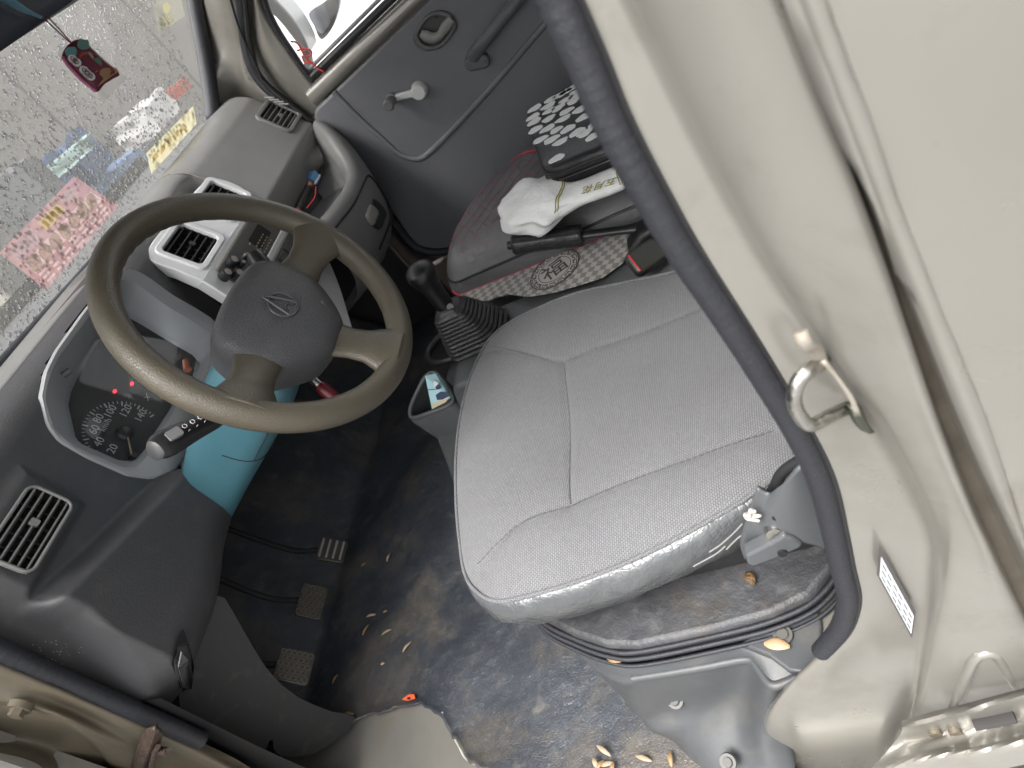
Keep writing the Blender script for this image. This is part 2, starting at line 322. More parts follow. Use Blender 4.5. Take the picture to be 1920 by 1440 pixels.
def checker(name, c1, c2, s):
    mt = M(name, c1, .7); nt = mt.node_tree; L = nt.links.new; b = nt.nodes["Principled BSDF"]; tc = nd(nt, "ShaderNodeTexCoord"); mp = nd(nt, "ShaderNodeMapping"); mp.inputs["Rotation"].default_value = (0, 0, math.radians(24)); mp.inputs["Location"].default_value = (0, 0, .37 * s)
    L(tc.outputs["Object"], mp.inputs["Vector"]); sx = nd(nt, "ShaderNodeSeparateXYZ"); L(mp.outputs[0], sx.inputs[0]); cb = nd(nt, "ShaderNodeCombineXYZ"); L(sx.outputs[0], cb.inputs[0]); L(sx.outputs[1], cb.inputs[1]); cb.inputs[2].default_value = s * .5
    ck = nd(nt, "ShaderNodeTexChecker", Scale=1 / s); ck.inputs["Color1"].default_value = (*c1, 1); ck.inputs["Color2"].default_value = (*c2, 1); L(cb.outputs[0], ck.inputs["Vector"])
    wv = nd(nt, "ShaderNodeTexWave", Scale=1 / s * 1.6, Distortion=.5); L(mp.outputs[0], wv.inputs["Vector"]); mx = nd(nt, "ShaderNodeMix", data_type='RGBA'); mx.blend_type = 'MULTIPLY'; mx.inputs[0].default_value = .45; L(ck.outputs[0], mx.inputs[6]); L(wv.outputs[0], mx.inputs[7]); L(mx.outputs[2], b.inputs["Base Color"])
    bp = nd(nt, "ShaderNodeBump", Strength=.4, Distance=.001); L(ck.outputs["Fac"], bp.inputs["Height"]); L(bp.outputs[0], b.inputs["Normal"]); return mt
CHECK = checker("checker_cloth", (.52, .505, .48), (.28, .262, .24), .0125)
# ------------------------------------------------------------ outside: ground, wall, things beyond the glass
GND = M("wet_concrete", (.16, .157, .15), .45, var=(1.5, .25), dust=((3, .5, (.11, .11, .11), .5)), lump=(8, .3), rvar=.15)
ground = mk("ground", [V(-60, -60, -.55), V(60, -60, -.55), V(60, 60, -.55), V(-60, 60, -.55)], [(0, 1, 2, 3)], GND, smooth=False); ground["kind"] = "structure"
WALLM = M("stained_wall", (.25, .24, .22), .8, var=(1.2, .15), dust=((1.5, .52, (.26, .25, .22), .5, .4),), lump=(20, .3))
def boxv(x0, x1, y0, y1, z0, z1):
    v = [V(x, y, z) for z in (z0, z1) for x, y in ((x0, y0), (x1, y0), (x1, y1), (x0, y1))]
    return v, [(3, 2, 1, 0), (4, 5, 6, 7), (0, 1, 5, 4), (1, 2, 6, 5), (2, 3, 7, 6), (3, 0, 4, 7)]
def box(name, b, mat, parent=None, bevel=None, **kw):
    v, f = boxv(*b); return mk(name, v, f, mat, parent, bevel=bevel, **kw)
w = thing("boundary_wall", "stained grey concrete wall ahead of the wet windscreen", "wall", (3, 5.2, -.55))
box("wall_body", (-6, 14, 5.2, 5.45, -.55, 4.2), WALLM, w)
tube("drain_pipe", [V(3.6, 5.12, -.5), V(3.6, 5.12, 4.1)], .055, M("pale_pipe", (.55, .52, .44), .6, var=(5, .1)), w)
for i in range(5): box("wall_joint", (-1.2 + i * 2.3, -1.17 + i * 2.3, 5.19, 5.21, -.5, 4.1), M("joint%d" % i, (.13, .13, .12), .9), w)
def lumpbox(name, c, s, mat, label, cat, rz=0, amp=.05):
    b = bmesh.new(); bmesh.ops.create_cube(b, size=1); bmesh.ops.subdivide_edges(b, edges=b.edges[:], cuts=5, use_grid_fill=True)
    r = random.Random(hash(name) % 999 + int(c[0] * 100))
    for v in b.verts:
        v.co += Vector((r.uniform(-1, 1), r.uniform(-1, 1), r.uniform(-1, 1))) * amp; v.co = Matrix.Rotation(rz, 3, 'Z') @ Vector((v.co.x * s[0], v.co.y * s[1], v.co.z * s[2]))
        v.co += Vector(c) + V(0, 0, s[2] / 2)
    vs_ = [v.co.copy() for v in b.verts]; fs = [[v.index for v in f.verts] for f in b.faces]; b.free()
    return solo(mk(name, vs_, fs, mat, angle=60), label, cat)
def stackpx(name, x0, x1, ytop, ybot, Y, mat, label, cat, amp=.03, rz=.1):
    a, b, t, u_ = U(x0, ytop, 'y', Y), U(x1, ytop, 'y', Y), U((x0 + x1) / 2, ytop, 'y', Y), U((x0 + x1) / 2, ybot, 'y', Y)
    z0 = -.55 if ybot > 900 else u_.z
    return lumpbox(name, ((a.x + b.x) / 2, Y, z0), (max(abs(b.x - a.x), .2), .45, max(t.z - z0, .1)), mat, label, cat, rz, amp)
stackpx("tarp_stack", 55, 150, 285, 999, 4.5, M("blue_tarp", (.06, .095, .17), .5, var=(6, .3)), "tall stack under dark blue tarpaulin, seen through the windscreen", "tarpaulin", .04)
stackpx("crate_stack", 165, 250, 318, 999, 4.2, M("grey_blue_tarp", (.13, .19, .30), .5, var=(6, .3)), "grey blue stack of crates outside, right of the dark blue one", "crates", .03)
stackpx("rice_sack", 205, 300, 205, 290, 4.6, M("white_sack", (.62, .61, .59), .7, var=(4, .08)), "bulging white sack resting high beyond the windscreen", "sack", .05)
stackpx("shelf_post", 215, 290, 290, 999, 4.62, M("grey_stand", (.12, .12, .125), .7), "dark grey stand holding the white sack outside", "stand", .01)
stackpx("plastic_bag", 112, 140, 300, 320, 4.15, M("mint_bag", (.28, .38, .36), .5), "small mint green plastic bag outside the windscreen", "bag", .06)
stackpx("carton", 300, 325, 170, 205, 4.7, M("red_box", (.38, .10, .07), .6), "small reddish carton high up beyond the white sack", "carton", .02)
stackpx("dark_bin", -20, 40, 330, 999, 4.0, M("bin_grey", (.10, .105, .11), .6), "dark grey bin standing outside at the windscreen's left edge", "bin", .02)
wv = thing("backdrop_van", "assumed white van added as bright backdrop beyond the passenger window", "van", (2.6, .4, -.55))  # assumed van, added white so the far window blows out
VANW = M("white_van_paint", (.85, .85, .85), .35, coat=.4)
box("van_body", (2.3, 4.0, -3.6, 1.02, -.25, 1.5), VANW, wv, bevel=.08)
box("body_moulding", (2.285, 2.31, -3.5, .95, .02, .1), M("grey_moulding", (.3, .3, .31), .5), wv, bevel=.005)
for y in (-2.7, .3):
    v, f = g_tube([V(2.32, y, -.3), V(2.52, y, -.3)], .26, 32); mk("wheel", v, f, RUBBER, wv)

# ------------------------------------------------------------ cab body
cab = thing("truck_cab", "champagne painted small truck cab seen through its open driver's door", "truck cab", (.3, 0, -.05))
# windscreen plane
WB, WT = V(.3, .545, .79), V(.3, .40, 1.09)
WS = (WT - WB).normalized(); WNv = V(1, 0, 0).cross(WS).normalized()
wsf = Fr(WB, V(1, 0, 0), WS)           # a = along X from .3, b = up the glass, normal = u x v
if wsf.n.y > 0: pass
def UW(px, py, off=0.0):
    q = UP(px, py, WB + wsf.n * off, wsf.n); return q
INN = -1 if wsf.n.y > 0 else 1          # sign of c that points into the cab
gl = [wsf.p(a, b) for a, b in ((-.72, -.03), (.72, -.03), (.74, .0), (.72, .36), (-.72, .36))]
mk("windscreen", gl, [(0, 1, 2, 3, 4)], GLASS, cab, smooth=False)
# rain on the outside of the glass: countless small beads
dv, df = [], []
bead = []
for k in range(8): bead.append((math.cos(k * math.pi / 4), math.sin(k * math.pi / 4)))
for i in range(8500):
    a = random.uniform(-.70, .58); b = random.uniform(0, .345)
    r = random.choice((.0010, .0012, .0014, .0018, .0024)) * random.uniform(.8, 1.25); st = random.uniform(1, 1.7); sl_ = random.uniform(-.5, .5)
    o = len(dv); c = -INN * .0005
    for q, (rr, hh) in enumerate(((1, 0), (.72, .55))):
        for x, y in bead: dv.append(wsf.p(a + (x + sl_ * y) * r * rr, b + y * r * rr * st, c - INN * r * hh))
    dv.append(wsf.p(a, b, c - INN * r * .75))
    for k in range(8):
        df.append((o + k, o + (k + 1) % 8, o + 8 + (k + 1) % 8, o + 8 + k)); df.append((o + 8 + k, o + 8 + (k + 1) % 8, o + 16))
rain = mk("rain_beads", dv, df, DROP, cab, kind="stuff")
# windscreen rubber, wide at the far pillar, narrow along the scuttle
sp = [UW(*p, .004 * INN) for p in ((338, -130), (352, -60), (364, 0), (375, 60), (388, 130), (398, 200), (399, 232), (388, 256), (340, 312), (290, 368), (250, 412), (150, 525), (80, 603), (0, 690), (-90, 790), (-200, 900))]
spc = cr(sp, 120); rad = [np.interp(i, [0, 40, 58, 66, 119], [.017, .019, .016, .0115, .011]) for i in range(120)]
tube("windscreen_rubber", spc, rad, RUBBER, cab, ns=14)
# ceramic/grey edge strip under the lower edge of the glass
dk = [UW(*p, .002 * INN) for p in ((385, 262), (250, 420), (100, 585), (0, 695), (-90, 795))]
# header, roof, rear wall, floor
box("roof_panel", (-.36, .96, -.78, .40, 1.19, 1.21), M("headliner", (.30, .30, .29), .9, grain=(400, .4)), cab)
patch("roof_header", [[V(x, .40, 1.085) for x in (-.4, .3, .98)], [V(x, .375, 1.10) for x in (-.4, .3, .98)], [V(x, .36, 1.16) for x in (-.4, .3, .98)], [V(x, .38, 1.215) for x in (-.4, .3, .98)]], 8, 10, M("header_lining", (.25, .25, .24), .9), cab, solid=.004)
box("rear_wall", (-.36, .98, -.80, -.78, -.02, .72), GREYP, cab)
box("rear_wall_top", (-.36, .98, -.80, -.78, 1.06, 1.2), PAINT, cab)
for x in (-.36, .86): box("rear_pillar", (x, x + .12, -.80, -.78, .72, 1.06), PAINT, cab)
box("rear_window", (-.24, .86, -.792, -.788, .72, 1.06), CLEAR, cab)
# floor pan and toe board
mk("floor_pan", [V(-.40, -.3, -.006), V(1.0, -.3, -.006), V(1.0, .66, -.006), V(-.40, .66, -.006)], [(0, 1, 2, 3)], PAINT_FLOOR, cab, smooth=False)
mk("toe_board", [V(-.40, .64, -.004), V(1.0, .64, -.004), V(1.0, .86, .30), V(-.40, .86, .30), V(1.0, .87, .80), V(-.40, .87, .80)], [(0, 1, 2, 3), (3, 2, 4, 5)], M("firewall_dark", (.022, .021, .020), .8, var=(10, .3)), cab, smooth=False)
box("door_sill", (-.435, -.375, -.30, .86, -.07, -.002), PAINT_DIRTY, cab, bevel=.012)
box("outer_rocker", (-.45, -.40, -.7, .9, -.35, -.05), PAINT, cab, bevel=.02)
box("cowl_panel", (-.43, 1.03, .575, .93, .745, .77), GREYP, cab, bevel=.01); box("front_panel", (-.43, 1.03, .90, .95, -.45, .76), PAINT, cab, bevel=.02)
for x in (-.43, 1.005): box("front_wing", (x, x + .03, .55, .92, -.40, .76), PAINT, cab)
box("far_kick_panel", (.955, .965, .39, .88, -.0, .52), BLACKP, cab)
# far side: lower body below the door and the far pillar
box("far_sill", (.96, 1.02, -.78, .86, -.06, .14), PAINT_DIRTY, cab, bevel=.01)

# ---- B pillar by the driver's door
sealpx = [(1048, 0), (1100, 118), (1152, 240), (1238, 400), (1286, 480), (1360, 590), (1430, 700), (1495, 810), (1537, 900), (1563, 1000), (1576, 1060), (1589, 1113), (1585, 1150), (1570, 1185), (1538, 1222)]
top = [V(-.345, -.472, 1.19), V(-.358, -.472, 1.03)]
c0 = up([U(*p, 'x', -.358) for p in sealpx] + [U(*p, 'x', -.36) for p in ((1470, 1290), (1430, 1350), (1430, 1400), (1440, 1460))])
c1 = up([U(*p, 'x', -.374) for p in ((1090, 0), (1192, 240), (1320, 480), (1455, 700), (1566, 900), (1590, 1000), (1603, 1060), (1613, 1113), (1609, 1150), (1596, 1190), (1562, 1224), (1502, 1290), (1470, 1348), (1472, 1385), (1494, 1450))])
c2 = up([U(*p, 'x', -.377) for p in ((1168, 0), (1300, 270), (1413, 480), (1530, 660), (1631, 812), (1700, 940), (1725, 1002), (1728, 1055), (1724, 1150), (1711, 1252), (1690, 1350), (1634, 1437), (1600, 1490))])
c3 = up([U(*p, 'x', -.3865) for p in ((1196, 0), (1328, 270), (1440, 480), (1558, 668), (1655, 804), (1724, 934), (1752, 1010), (1752, 1060), (1746, 1150), (1730, 1255), (1703, 1358), (1650, 1440), (1615, 1495))])
c4 = up([U(*p, 'x', -.3955) for p in ((1250, 0), (1372, 250), (1500, 500), (1631, 715), (1745, 947), (1773, 1027), (1770, 1090), (1763, 1148), (1742, 1270), (1706, 1362), (1660, 1445), (1625, 1500))])
c5 = up([U(*p, 'x', -.4035) for p in ((1375, 0), (1478, 250), (1590, 500), (1700, 740), (1790, 950), (1830, 1060), (1840, 1150), (1830, 1240), (1810, 1340), (1790, 1420))])
c6 = up([U(*p, 'x', -.406) for p in ((1468, 0), (1566, 250), (1660, 500), (1757, 790), (1818, 950), (1850, 1020), (1890, 1110), (1930, 1200), (1960, 1290), (1980, 1380))])
c7 = up([U(*p, 'x', -.390) for p in ((1452, 20), (1552, 250), (1655, 500), (1765, 790), (1830, 950), (1862, 1020), (1902, 1110), (1942, 1200), (1972, 1290), (1990, 1380))])
patch("b_pillar", [c0, c1, c2, c3, c4, c5, c6, c7], 110, 60, PAINT, cab, angle=None, zed=True)
sealp = cr(up([U(*p, 'x', -.37) for p in sealpx]), 420)
tube("door_rubber_seal", sealp, [.0088 + .00016 * math.sin(i * 2.2 + 1.3 * math.sin(i * .21)) + random.uniform(-.00008, .00008) for i in range(420)], RUBBER, cab, ns=16)
tube("seal_lip", [p + V(-.003, -.009, 0) for p in sealp], .0022, BLACKP, cab, ns=8)
# rocker ledge beside the pillar foot
rk = [[U(*p, 'x', x) for p in l] for l, x in (
    (((1690, 1352), (1735, 1338), (1800, 1322), (1860, 1306), (1980, 1274)), -.409), (((1692, 1362), (1732, 1354), (1800, 1337), (1870, 1318), (1980, 1290)), -.424),
    (((1686, 1380), (1735, 1378), (1810, 1364), (1920, 1342), (1990, 1325)), -.420), (((1650, 1424), (1730, 1400), (1800, 1394), (1920, 1368), (2000, 1350)), -.432),
    (((1610, 1470), (1730, 1428), (1830, 1412), (1960, 1384), (2010, 1372)), -.447), (((1600, 1540), (1740, 1480), (1850, 1450), (1980, 1420), (2030, 1410)), -.452))]
patch("rocker_ledge", rk, 40, 30, PAINT, cab)
tube("pressed_rib", cr([U(*p, 'x', -.4025) for p in ((1788, 1335), (1808, 1275), (1828, 1232), (1848, 1222), (1868, 1228), (1890, 1262), (1912, 1300))], 40), .0052, PAINT, cab)
tube("drain_slot", cr([U(*p, 'x', -.424) for p in ((1824, 1356), (1850, 1352), (1880, 1346), (1902, 1341))], 14), .0068, M("slot_dark", (.03, .027, .025), .8), cab, flat=.35)
for p in ((1753, 1373), (1791, 1371)):
    c = U(*p, 'x', -.4215); v, f = g_tube([c + V(-.003, 0, 0), c + V(.004, 0, 0)], [.0055, .0062], 18); mk("pressed_dimple", v, f, PAINT_DIRTY, cab)
# maker's plate stuck on the pillar
pc = [U(*p, 'x', -.3795) for p in ((1645, 1012), (1714, 1138), (1707, 1189), (1641, 1068))]
def plq(name, a0, a1, b0, b1, c, mat, par):
    def bl(a, b): return (pc[3] * (1 - a) + pc[2] * a) * (1 - b) + (pc[0] * (1 - a) + pc[1] * a) * b
    q = [bl(a, b) + V(-c, 0, 0) for a, b in ((a0, b0), (a1, b0), (a1, b1), (a0, b1))]
    return mk(name, q, [(0, 1, 2, 3)], mat, par, smooth=False)
pl = plq("info_plate", 0, 1, 0, 1, .004, M("plate_edge", (.06, .055, .055), .4), cab)
plq("plate_face", .06, .96, .10, .78, .0045, M("plate_face", (.55, .57, .58), .4, var=(60, .1)), pl)
for i in range(3):
    for j in range(3):
        for k in range(2): plq("plate_print", .10 + i * .29 + k * .13, .10 + i * .29 + k * .13 + .10, .18 + j * .2, .25 + j * .2, .005, M("plate_ink", (.12, .12, .13), .6) if i + j + k == 0 else bpy.data.materials["plate_ink"], pl)
for i in (1, 2): plq("plate_line", .06 + i * .3, .065 + i * .3, .1, .78, .005, bpy.data.materials["plate_ink"], pl)
# striker
st = thing("door_striker", "worn steel U-shaped striker bolted to the pillar edge", "striker", U(1560, 740, 'x', -.385))
def SX(px, py, x=-.385): return U(px, py, 'x', x)
lp = cr([SX(1545, 680, -.384), SX(1520, 692, -.398), SX(1497, 715, -.404), SX(1489, 750, -.406), SX(1500, 780, -.406), SX(1520, 797, -.404), SX(1550, 783, -.397), SX(1588, 765, -.384)], 48)
tube("striker_loop", lp, .0042, CHROME, st, ns=16)
bar = [[SX(*p, x) for p in l] for l, x in ((((1533, 672), (1560, 700), (1590, 745), (1600, 775)), -.392), (((1545, 668), (1570, 700), (1600, 742), (1613, 775)), -.392))]
patch("striker_plate", bar, 10, 4, STEELP if False else M("striker_zinc", (.40, .37, .32), .5, metal=.5, dust=(60, .5, (.3, .24, .17), .7)), st, solid=.005)
tube("striker_tongue", cr([SX(1538, 676, -.392), SX(1528, 655, -.398), SX(1516, 650, -.402), SX(1508, 640, -.404), SX(1500, 622, -.402)], 24), .0038, bpy.data.materials["striker_zinc"], st, flat=.5)
patch("striker_foot", [[SX(*p, -.390) for p in ((1590, 760), (1605, 795), (1622, 810))], [SX(*p, -.388) for p in ((1608, 756), (1620, 785), (1632, 806))]], 10, 4, M("striker_dark", (.07, .075, .055), .4, metal=.4), st, solid=.007)

# ---- side panel behind the pillar
sidep = thing("van_door", "champagne rear side panel right of the dark pillar gap", "side door", U(1800, 900, 'x', -.42))
dcols = [up([U(*p, 'x', -.380) for p in ((1470, 0), (1570, 250), (1672, 500), (1785, 790), (1856, 950), (1905, 1060), (1990, 1220), (2060, 1400))]),
         up([U(*p, 'x', -.414) for p in ((1483, 0), (1582, 250), (1683, 500), (1797, 790), (1868, 950), (1921, 1060), (2000, 1220), (2070, 1400))]),
         up([U(*p, 'x', -.424) for p in ((1500, 0), (1598, 250), (1698, 500), (1812, 790), (1882, 950), (1935, 1060), (2015, 1220), (2085, 1400))]),
         up([U(*p, 'x', -.427) for p in ((1544, 0), (1634, 250), (1724, 500), (1844, 790), (1908, 986), (1945, 1080), (2030, 1220), (2100, 1400))]),
         up([U(*p, 'x', -.421) for p in ((1562, 0), (1652, 250), (1744, 500), (1862, 790), (1926, 986), (1962, 1080), (2045, 1220), (2115, 1400))]),
         up([U(*p, 'x', -.424) for p in ((1640, 0), (1735, 250), (1830, 500), (1950, 790), (2010, 986), (2060, 1080), (2120, 1220), (2180, 1400))]),
         [V(-.432, -.90, z) for z in (1.19, .9, .8, .7, .6, .5, .4, .2, 0)]]
patch("door_skin", dcols, 60, 60, PAINT, sidep, angle=None, zed=True)
mk("gap_backing", [V(-.390, -.543, 1.19), V(-.390, -.66, 1.19), V(-.390, -.66, -.05), V(-.390, -.543, -.05)], [(0, 1, 2, 3)], M("gap_shade", (.10, .085, .065), .9, var=(20, .3)), cab, smooth=False)  # dark brown sheet behind the gap, its colour standing in for shade

# ---- hinge pillar, lower left
hp = [[U(*p, 'x', x) for p in l] for l, x in (
    (((-160, 1150), (-80, 1186), (0, 1222), (200, 1312), (400, 1402), (470, 1440), (560, 1500)), -.352),
    (((-160, 1180), (-80, 1214), (0, 1250), (130, 1305), (270, 1370), (400, 1432), (480, 1475)), -.372),
    (((-160, 1205), (-80, 1238), (0, 1272), (130, 1328), (270, 1400), (360, 1455), (430, 1500)), -.376),
    (((-160, 1270), (-80, 1292), (0, 1312), (60, 1326), (130, 1352), (200, 1408), (240, 1470)), -.392),
    (((-160, 1290), (-80, 1308), (0, 1326), (60, 1340), (122, 1366), (186, 1420), (220, 1480)), -.388),
    (((-160, 1350), (-80, 1368), (0, 1384), (60, 1396), (110, 1420), (140, 1450), (160, 1490)), -.405),
    (((-160, 1380), (-80, 1398), (0, 1412), (50, 1424), (80, 1440), (100, 1470), (120, 1500)), -.440))]
patch("hinge_pillar", hp, 60, 40, PAINT_DIRTY, cab, angle=None)
sl2 = cr([U(*p, 'x', -.356) for p in ((-160, 1146), (-80, 1182), (0, 1219), (100, 1266), (200, 1310), (312, 1358), (378, 1388))], 90)
tube("front_rubber_seal", sl2, [.0125 + .0004 * math.sin(i * 2.3) for i in range(90)], RUBBER, cab, ns=16)
c = U(38, 1325, 'x', -.394); v, f = join([g_tube([c + V(.004, 0, 0), c + V(-.004, 0, 0)], .014, 24), g_tube([c + V(-.003, 0, 0), c + V(-.012, 0, 0)], .0088, 6)]); mk("hinge_bolt", v, f, PAINT_DIRTY, cab)
ck = thing("check_strap", "rusty brown door check bracket on the lower hinge pillar", "bracket", U(285, 1400, 'x', -.385))
patch("bracket_plate", [[U(*p, 'x', -.388) for p in ((278, 1364), (262, 1398), (252, 1428), (250, 1436))], [U(*p, 'x', -.398) for p in ((292, 1362), (280, 1398), (268, 1425), (262, 1440))], [U(*p, 'x', -.39) for p in ((304, 1370), (296, 1398), (284, 1422), (272, 1442))]], 14, 10, RUST, ck, solid=.007)
v, f = g_tube([U(288, 1405, 'x', -.395), U(316, 1410, 'x', -.405)], .0052, 14); mk("bracket_pin", v, f, RUST, ck)
tube("bracket_arm", cr([U(*p, 'x', -.402) for p in ((296, 1400), (286, 1425), (283, 1450), (280, 1490))], 12), .0035, RUST, ck)

# ---- the driver's own door, swung open forward of the camera; only its edge reaches the picture's lower left corner
dd = thing("van_door", "open driver's door, its grey edge at the lower left corner", "car door", (-.46, .56, 0))
dda = math.radians(72); ddf = Fr(V(-.475, .60, 0), V(-math.sin(dda), -math.cos(dda), 0), V(0, 0, 1))
slab("door_shell", ddf, [(0, .02), (.0, .70), (.12, .76), (.92, .78), (.92, .40), (.80, .22), (.66, .06), (.60, .0)], -.045, .02, DOORP, dd, bevel=.012)
slab("door_trim", ddf, [(.02, .06), (.02, .66), (.13, .70), (.88, .71), (.88, .42), (.76, .26), (.62, .10), (.56, .05)], .021, .036, DOORP, dd, bevel=.006)
tube("door_window_frame", cr([ddf.p(.02, .70, -.01), ddf.p(.12, .95, -.01), ddf.p(.22, 1.14, -.01), ddf.p(.5, 1.17, -.01), ddf.p(.9, 1.17, -.01), ddf.p(.915, .98, -.01), ddf.p(.915, .76, -.01)], 50), .018, PAINT, dd)
mk("door_window", [ddf.p(.1, .74, -.01), ddf.p(.9, .76, -.01), ddf.p(.9, 1.16, -.01), ddf.p(.24, 1.14, -.01)], [(0, 1, 2, 3)], CLEAR, dd, smooth=False)
# ------------------------------------------------------------ far pillar, passenger door, mirror
patch("far_a_pillar", [[UW(352, -130), UW(364, -60), UW(370, 0), UW(388, 101), UW(400, 190), UW(402, 240), UW(402, 290)],
    [U(*p, 'x', .985) for p in ((395, -130), (405, -60), (412, 0), (428, 90), (445, 170), (452, 210), (460, 260))],
    [U(*p, 'x', .985) for p in ((420, -130), (432, -60), (443, 0), (452, 76), (465, 150), (490, 185), (520, 230))],
    [U(*p, 'x', .995) for p in ((445, -130), (452, -60), (460, 0), (468, 76), (484, 140), (510, 175), (560, 225))]], 40, 16, PAINT, cab, solid=.002)
patch("pillar_outer", [[U(*p, 'x', 1.0) for p in ((415, -140), (430, -60), (440, 0), (448, 90), (462, 150), (500, 200), (580, 260))], [U(*p, 'x', 1.0) for p in ((470, -140), (478, -60), (484, 0), (496, 90), (520, 140), (560, 185), (625, 225))]], 24, 4, PAINT, cab)
sA = cr([U(*p, 'x', .972) for p in ((436, -130), (444, -60), (452, 0), (460, 76), (474, 128), (496, 160), (525, 185), (560, 212), (600, 250))], 60)
tube("far_door_seal", sA, .0125, RUBBER, cab, ns=12)
tube("seal_bead", [p + V(-.012, -.012, -.006) for p in sA], .006, BLACKP, cab, ns=8)
tube("pillar_wire", cr([U(*p, 'x', .955) for p in ((425, -40), (433, 0), (446, 45), (462, 85), (478, 118), (492, 150))], 30), .0024, BLACKM, cab, ns=6)

door = thing("van_door", "far passenger door with dark grey trim panel and cream belt rail", "car door", (.98, 0, .1))
DX = .966; df = Fr(V(DX, 0, 0), V(0, 1, 0), V(0, 0, 1))
def DP(px, py, c=0.0): a, b = df.px(px, py, c); return df.p(a, b, c)
def ln(p, q):
    a0, b0 = df.px(*p); a1, b1 = df.px(*q); s = (b1 - b0) / (a1 - a0); return lambda y: b0 + s * (y - a0)
beltlo = ln((596, 197), (800, 0)); belthi = ln((600, 143), (700, 47)); winlo = ln((596, 119), (700, 16))
YS = (.345, .25, .1, -.1, -.3, -.55, -.78)
patch("belt_rail", [[V(DX + .03, y, belthi(y) + .004) for y in YS], [V(DX - .006, y, belthi(y) - .004) for y in YS], [V(DX - .0125, y, (belthi(y) + beltlo(y)) / 2 + .004) for y in YS], [V(DX - .012, y, beltlo(y) + .008) for y in YS], [V(DX + .004, y, beltlo(y) - .004) for y in YS]], 30, 20, PAINT, door, angle=None)
patch("window_frame", [[U(*p, 'x', .985) for p in ((455, -130), (462, -60), (468, 0), (475, 76), (490, 119), (512, 148), (551, 190), (585, 215))],
    [U(*p, 'x', .962) for p in ((462, -130), (470, -60), (477, 0), (489, 76), (508, 112), (535, 148), (566, 180), (600, 205))],
    [U(*p, 'x', .968) for p in ((472, -130), (480, -60), (487, 0), (512, 55), (540, 97), (568, 137), (590, 165), (612, 188))],
    [U(*p, 'x', .990) for p in ((476, -130), (484, -60), (492, 0), (516, 50), (545, 93), (573, 132), (598, 160), (620, 180))]], 40, 14, PAINT, door, angle=None)
tube("window_channel", cr([U(*p, 'x', .975) for p in ((478, -130), (486, -60), (495, 0), (510, 38), (528, 70), (550, 103), (572, 136), (584, 150))], 40), .0085, RUBBER, door, ns=10)
ys = np.linspace(.335, -.78, 30)
tube("window_weatherstrip", [V(DX + .012, y, (belthi(y) + winlo(y)) / 2 - .001) for y in ys], .0095, BLACKP, door, ns=10)
tube("strip_bright_edge", [V(DX + .018, y, winlo(y) + .003) for y in ys], .0045, M("grey_strip", (.30, .30, .31), .4), door, ns=8)
yb = np.linspace(.36, -.78, 14)
mk("window_glass", [V(DX + .03, y, winlo(y) - .01) for y in yb] + [V(DX + .0, y, 1.14) for y in yb], [(i, i + 1, 15 + i, 14 + i) for i in range(13)], CLEAR, door, smooth=False)
# trim panel
e = [df.px(*p) for p in ((596, 199), (592, 208), (594, 225))] 
po = [(y, beltlo(y) - .002) for y in (.30, .2, .1, 0, -.1, -.2, -.35, -.5, -.65, -.76)] + [(-.77, .7), (-.77, .45), (-.6, .40), (-.45, .30), (-.36, .20), (-.28, .172)]
po += [df.px(*p) for p in ((838, 463), (815, 464), (797, 463), (783, 456), (770, 440), (730, 381), (667, 314))] + [(.374, .56), (.372, .62), e[2], e[1], e[0]]
slab("trim_panel", df, po, .0, -.016, DOORP, door, bevel=.006)
tube("panel_moulding", cr([DP(*p, -.0165) for p in ((626, 172), (640, 188), (680, 228), (713, 257), (742, 284), (760, 294), (783, 298), (800, 290), (830, 262), (900, 187), (960, 118), (1020, 47), (1060, 0), (1130, -80))], 110), .0075, DOORP, door, ns=12, flat=.8)
slab("door_shell", df, [(.39, .64), (.395, .2), (.36, .15), (-.27, .15), (-.4, .22), (-.5, .34), (-.78, .42), (-.78, .76), (.3, .66)], .05, .004, PAINT_DIRTY, door)
# inside handle
hc = df.px(818, 50); ho = [df.px(*p) for p in ((777, 63), (785, 45), (800, 24), (820, 14), (836, 15), (850, 23), (859, 40), (852, 58), (833, 80), (815, 88), (800, 88), (784, 79))]
hol = [(p.x, p.y) for p in cr([V(a, b, 0) for a, b in ho], 40, True)]
hil = [(hc[0] + (a - hc[0]) * .74, hc[1] + (b - hc[1]) * .74) for a, b in hol]
HB = M("handle_grey", (.10, .10, .098), .42, grain=(800, .3))
hb = frame_ring("handle_bezel", df, hol, hil, -.014, -.026, HB, door, bevel=.004)
slab("handle_recess", df, hil, -.0165, -.0172, M("recess_dark", (.045, .045, .045), .5), hb)
tube("handle_lever", cr([DP(*p, -.028) for p in ((789, 62), (798, 67), (812, 71), (824, 66), (833, 54), (841, 43), (848, 36))], 30), [np.interp(i, [0, 4, 10, 16, 22, 29], [.008, .0125, .011, .0085, .0115, .009]) for i in range(30)], M("lever_grey", (.24, .24, .23), .42, grain=(800, .2)), hb, flat=.6, up=(1, 0, 0))
v, f = g_tube([DP(818, 30, -.0170), DP(818, 30, -.0205)], .0042, 14); mk("handle_screw", v, f, PRINTK, hb)
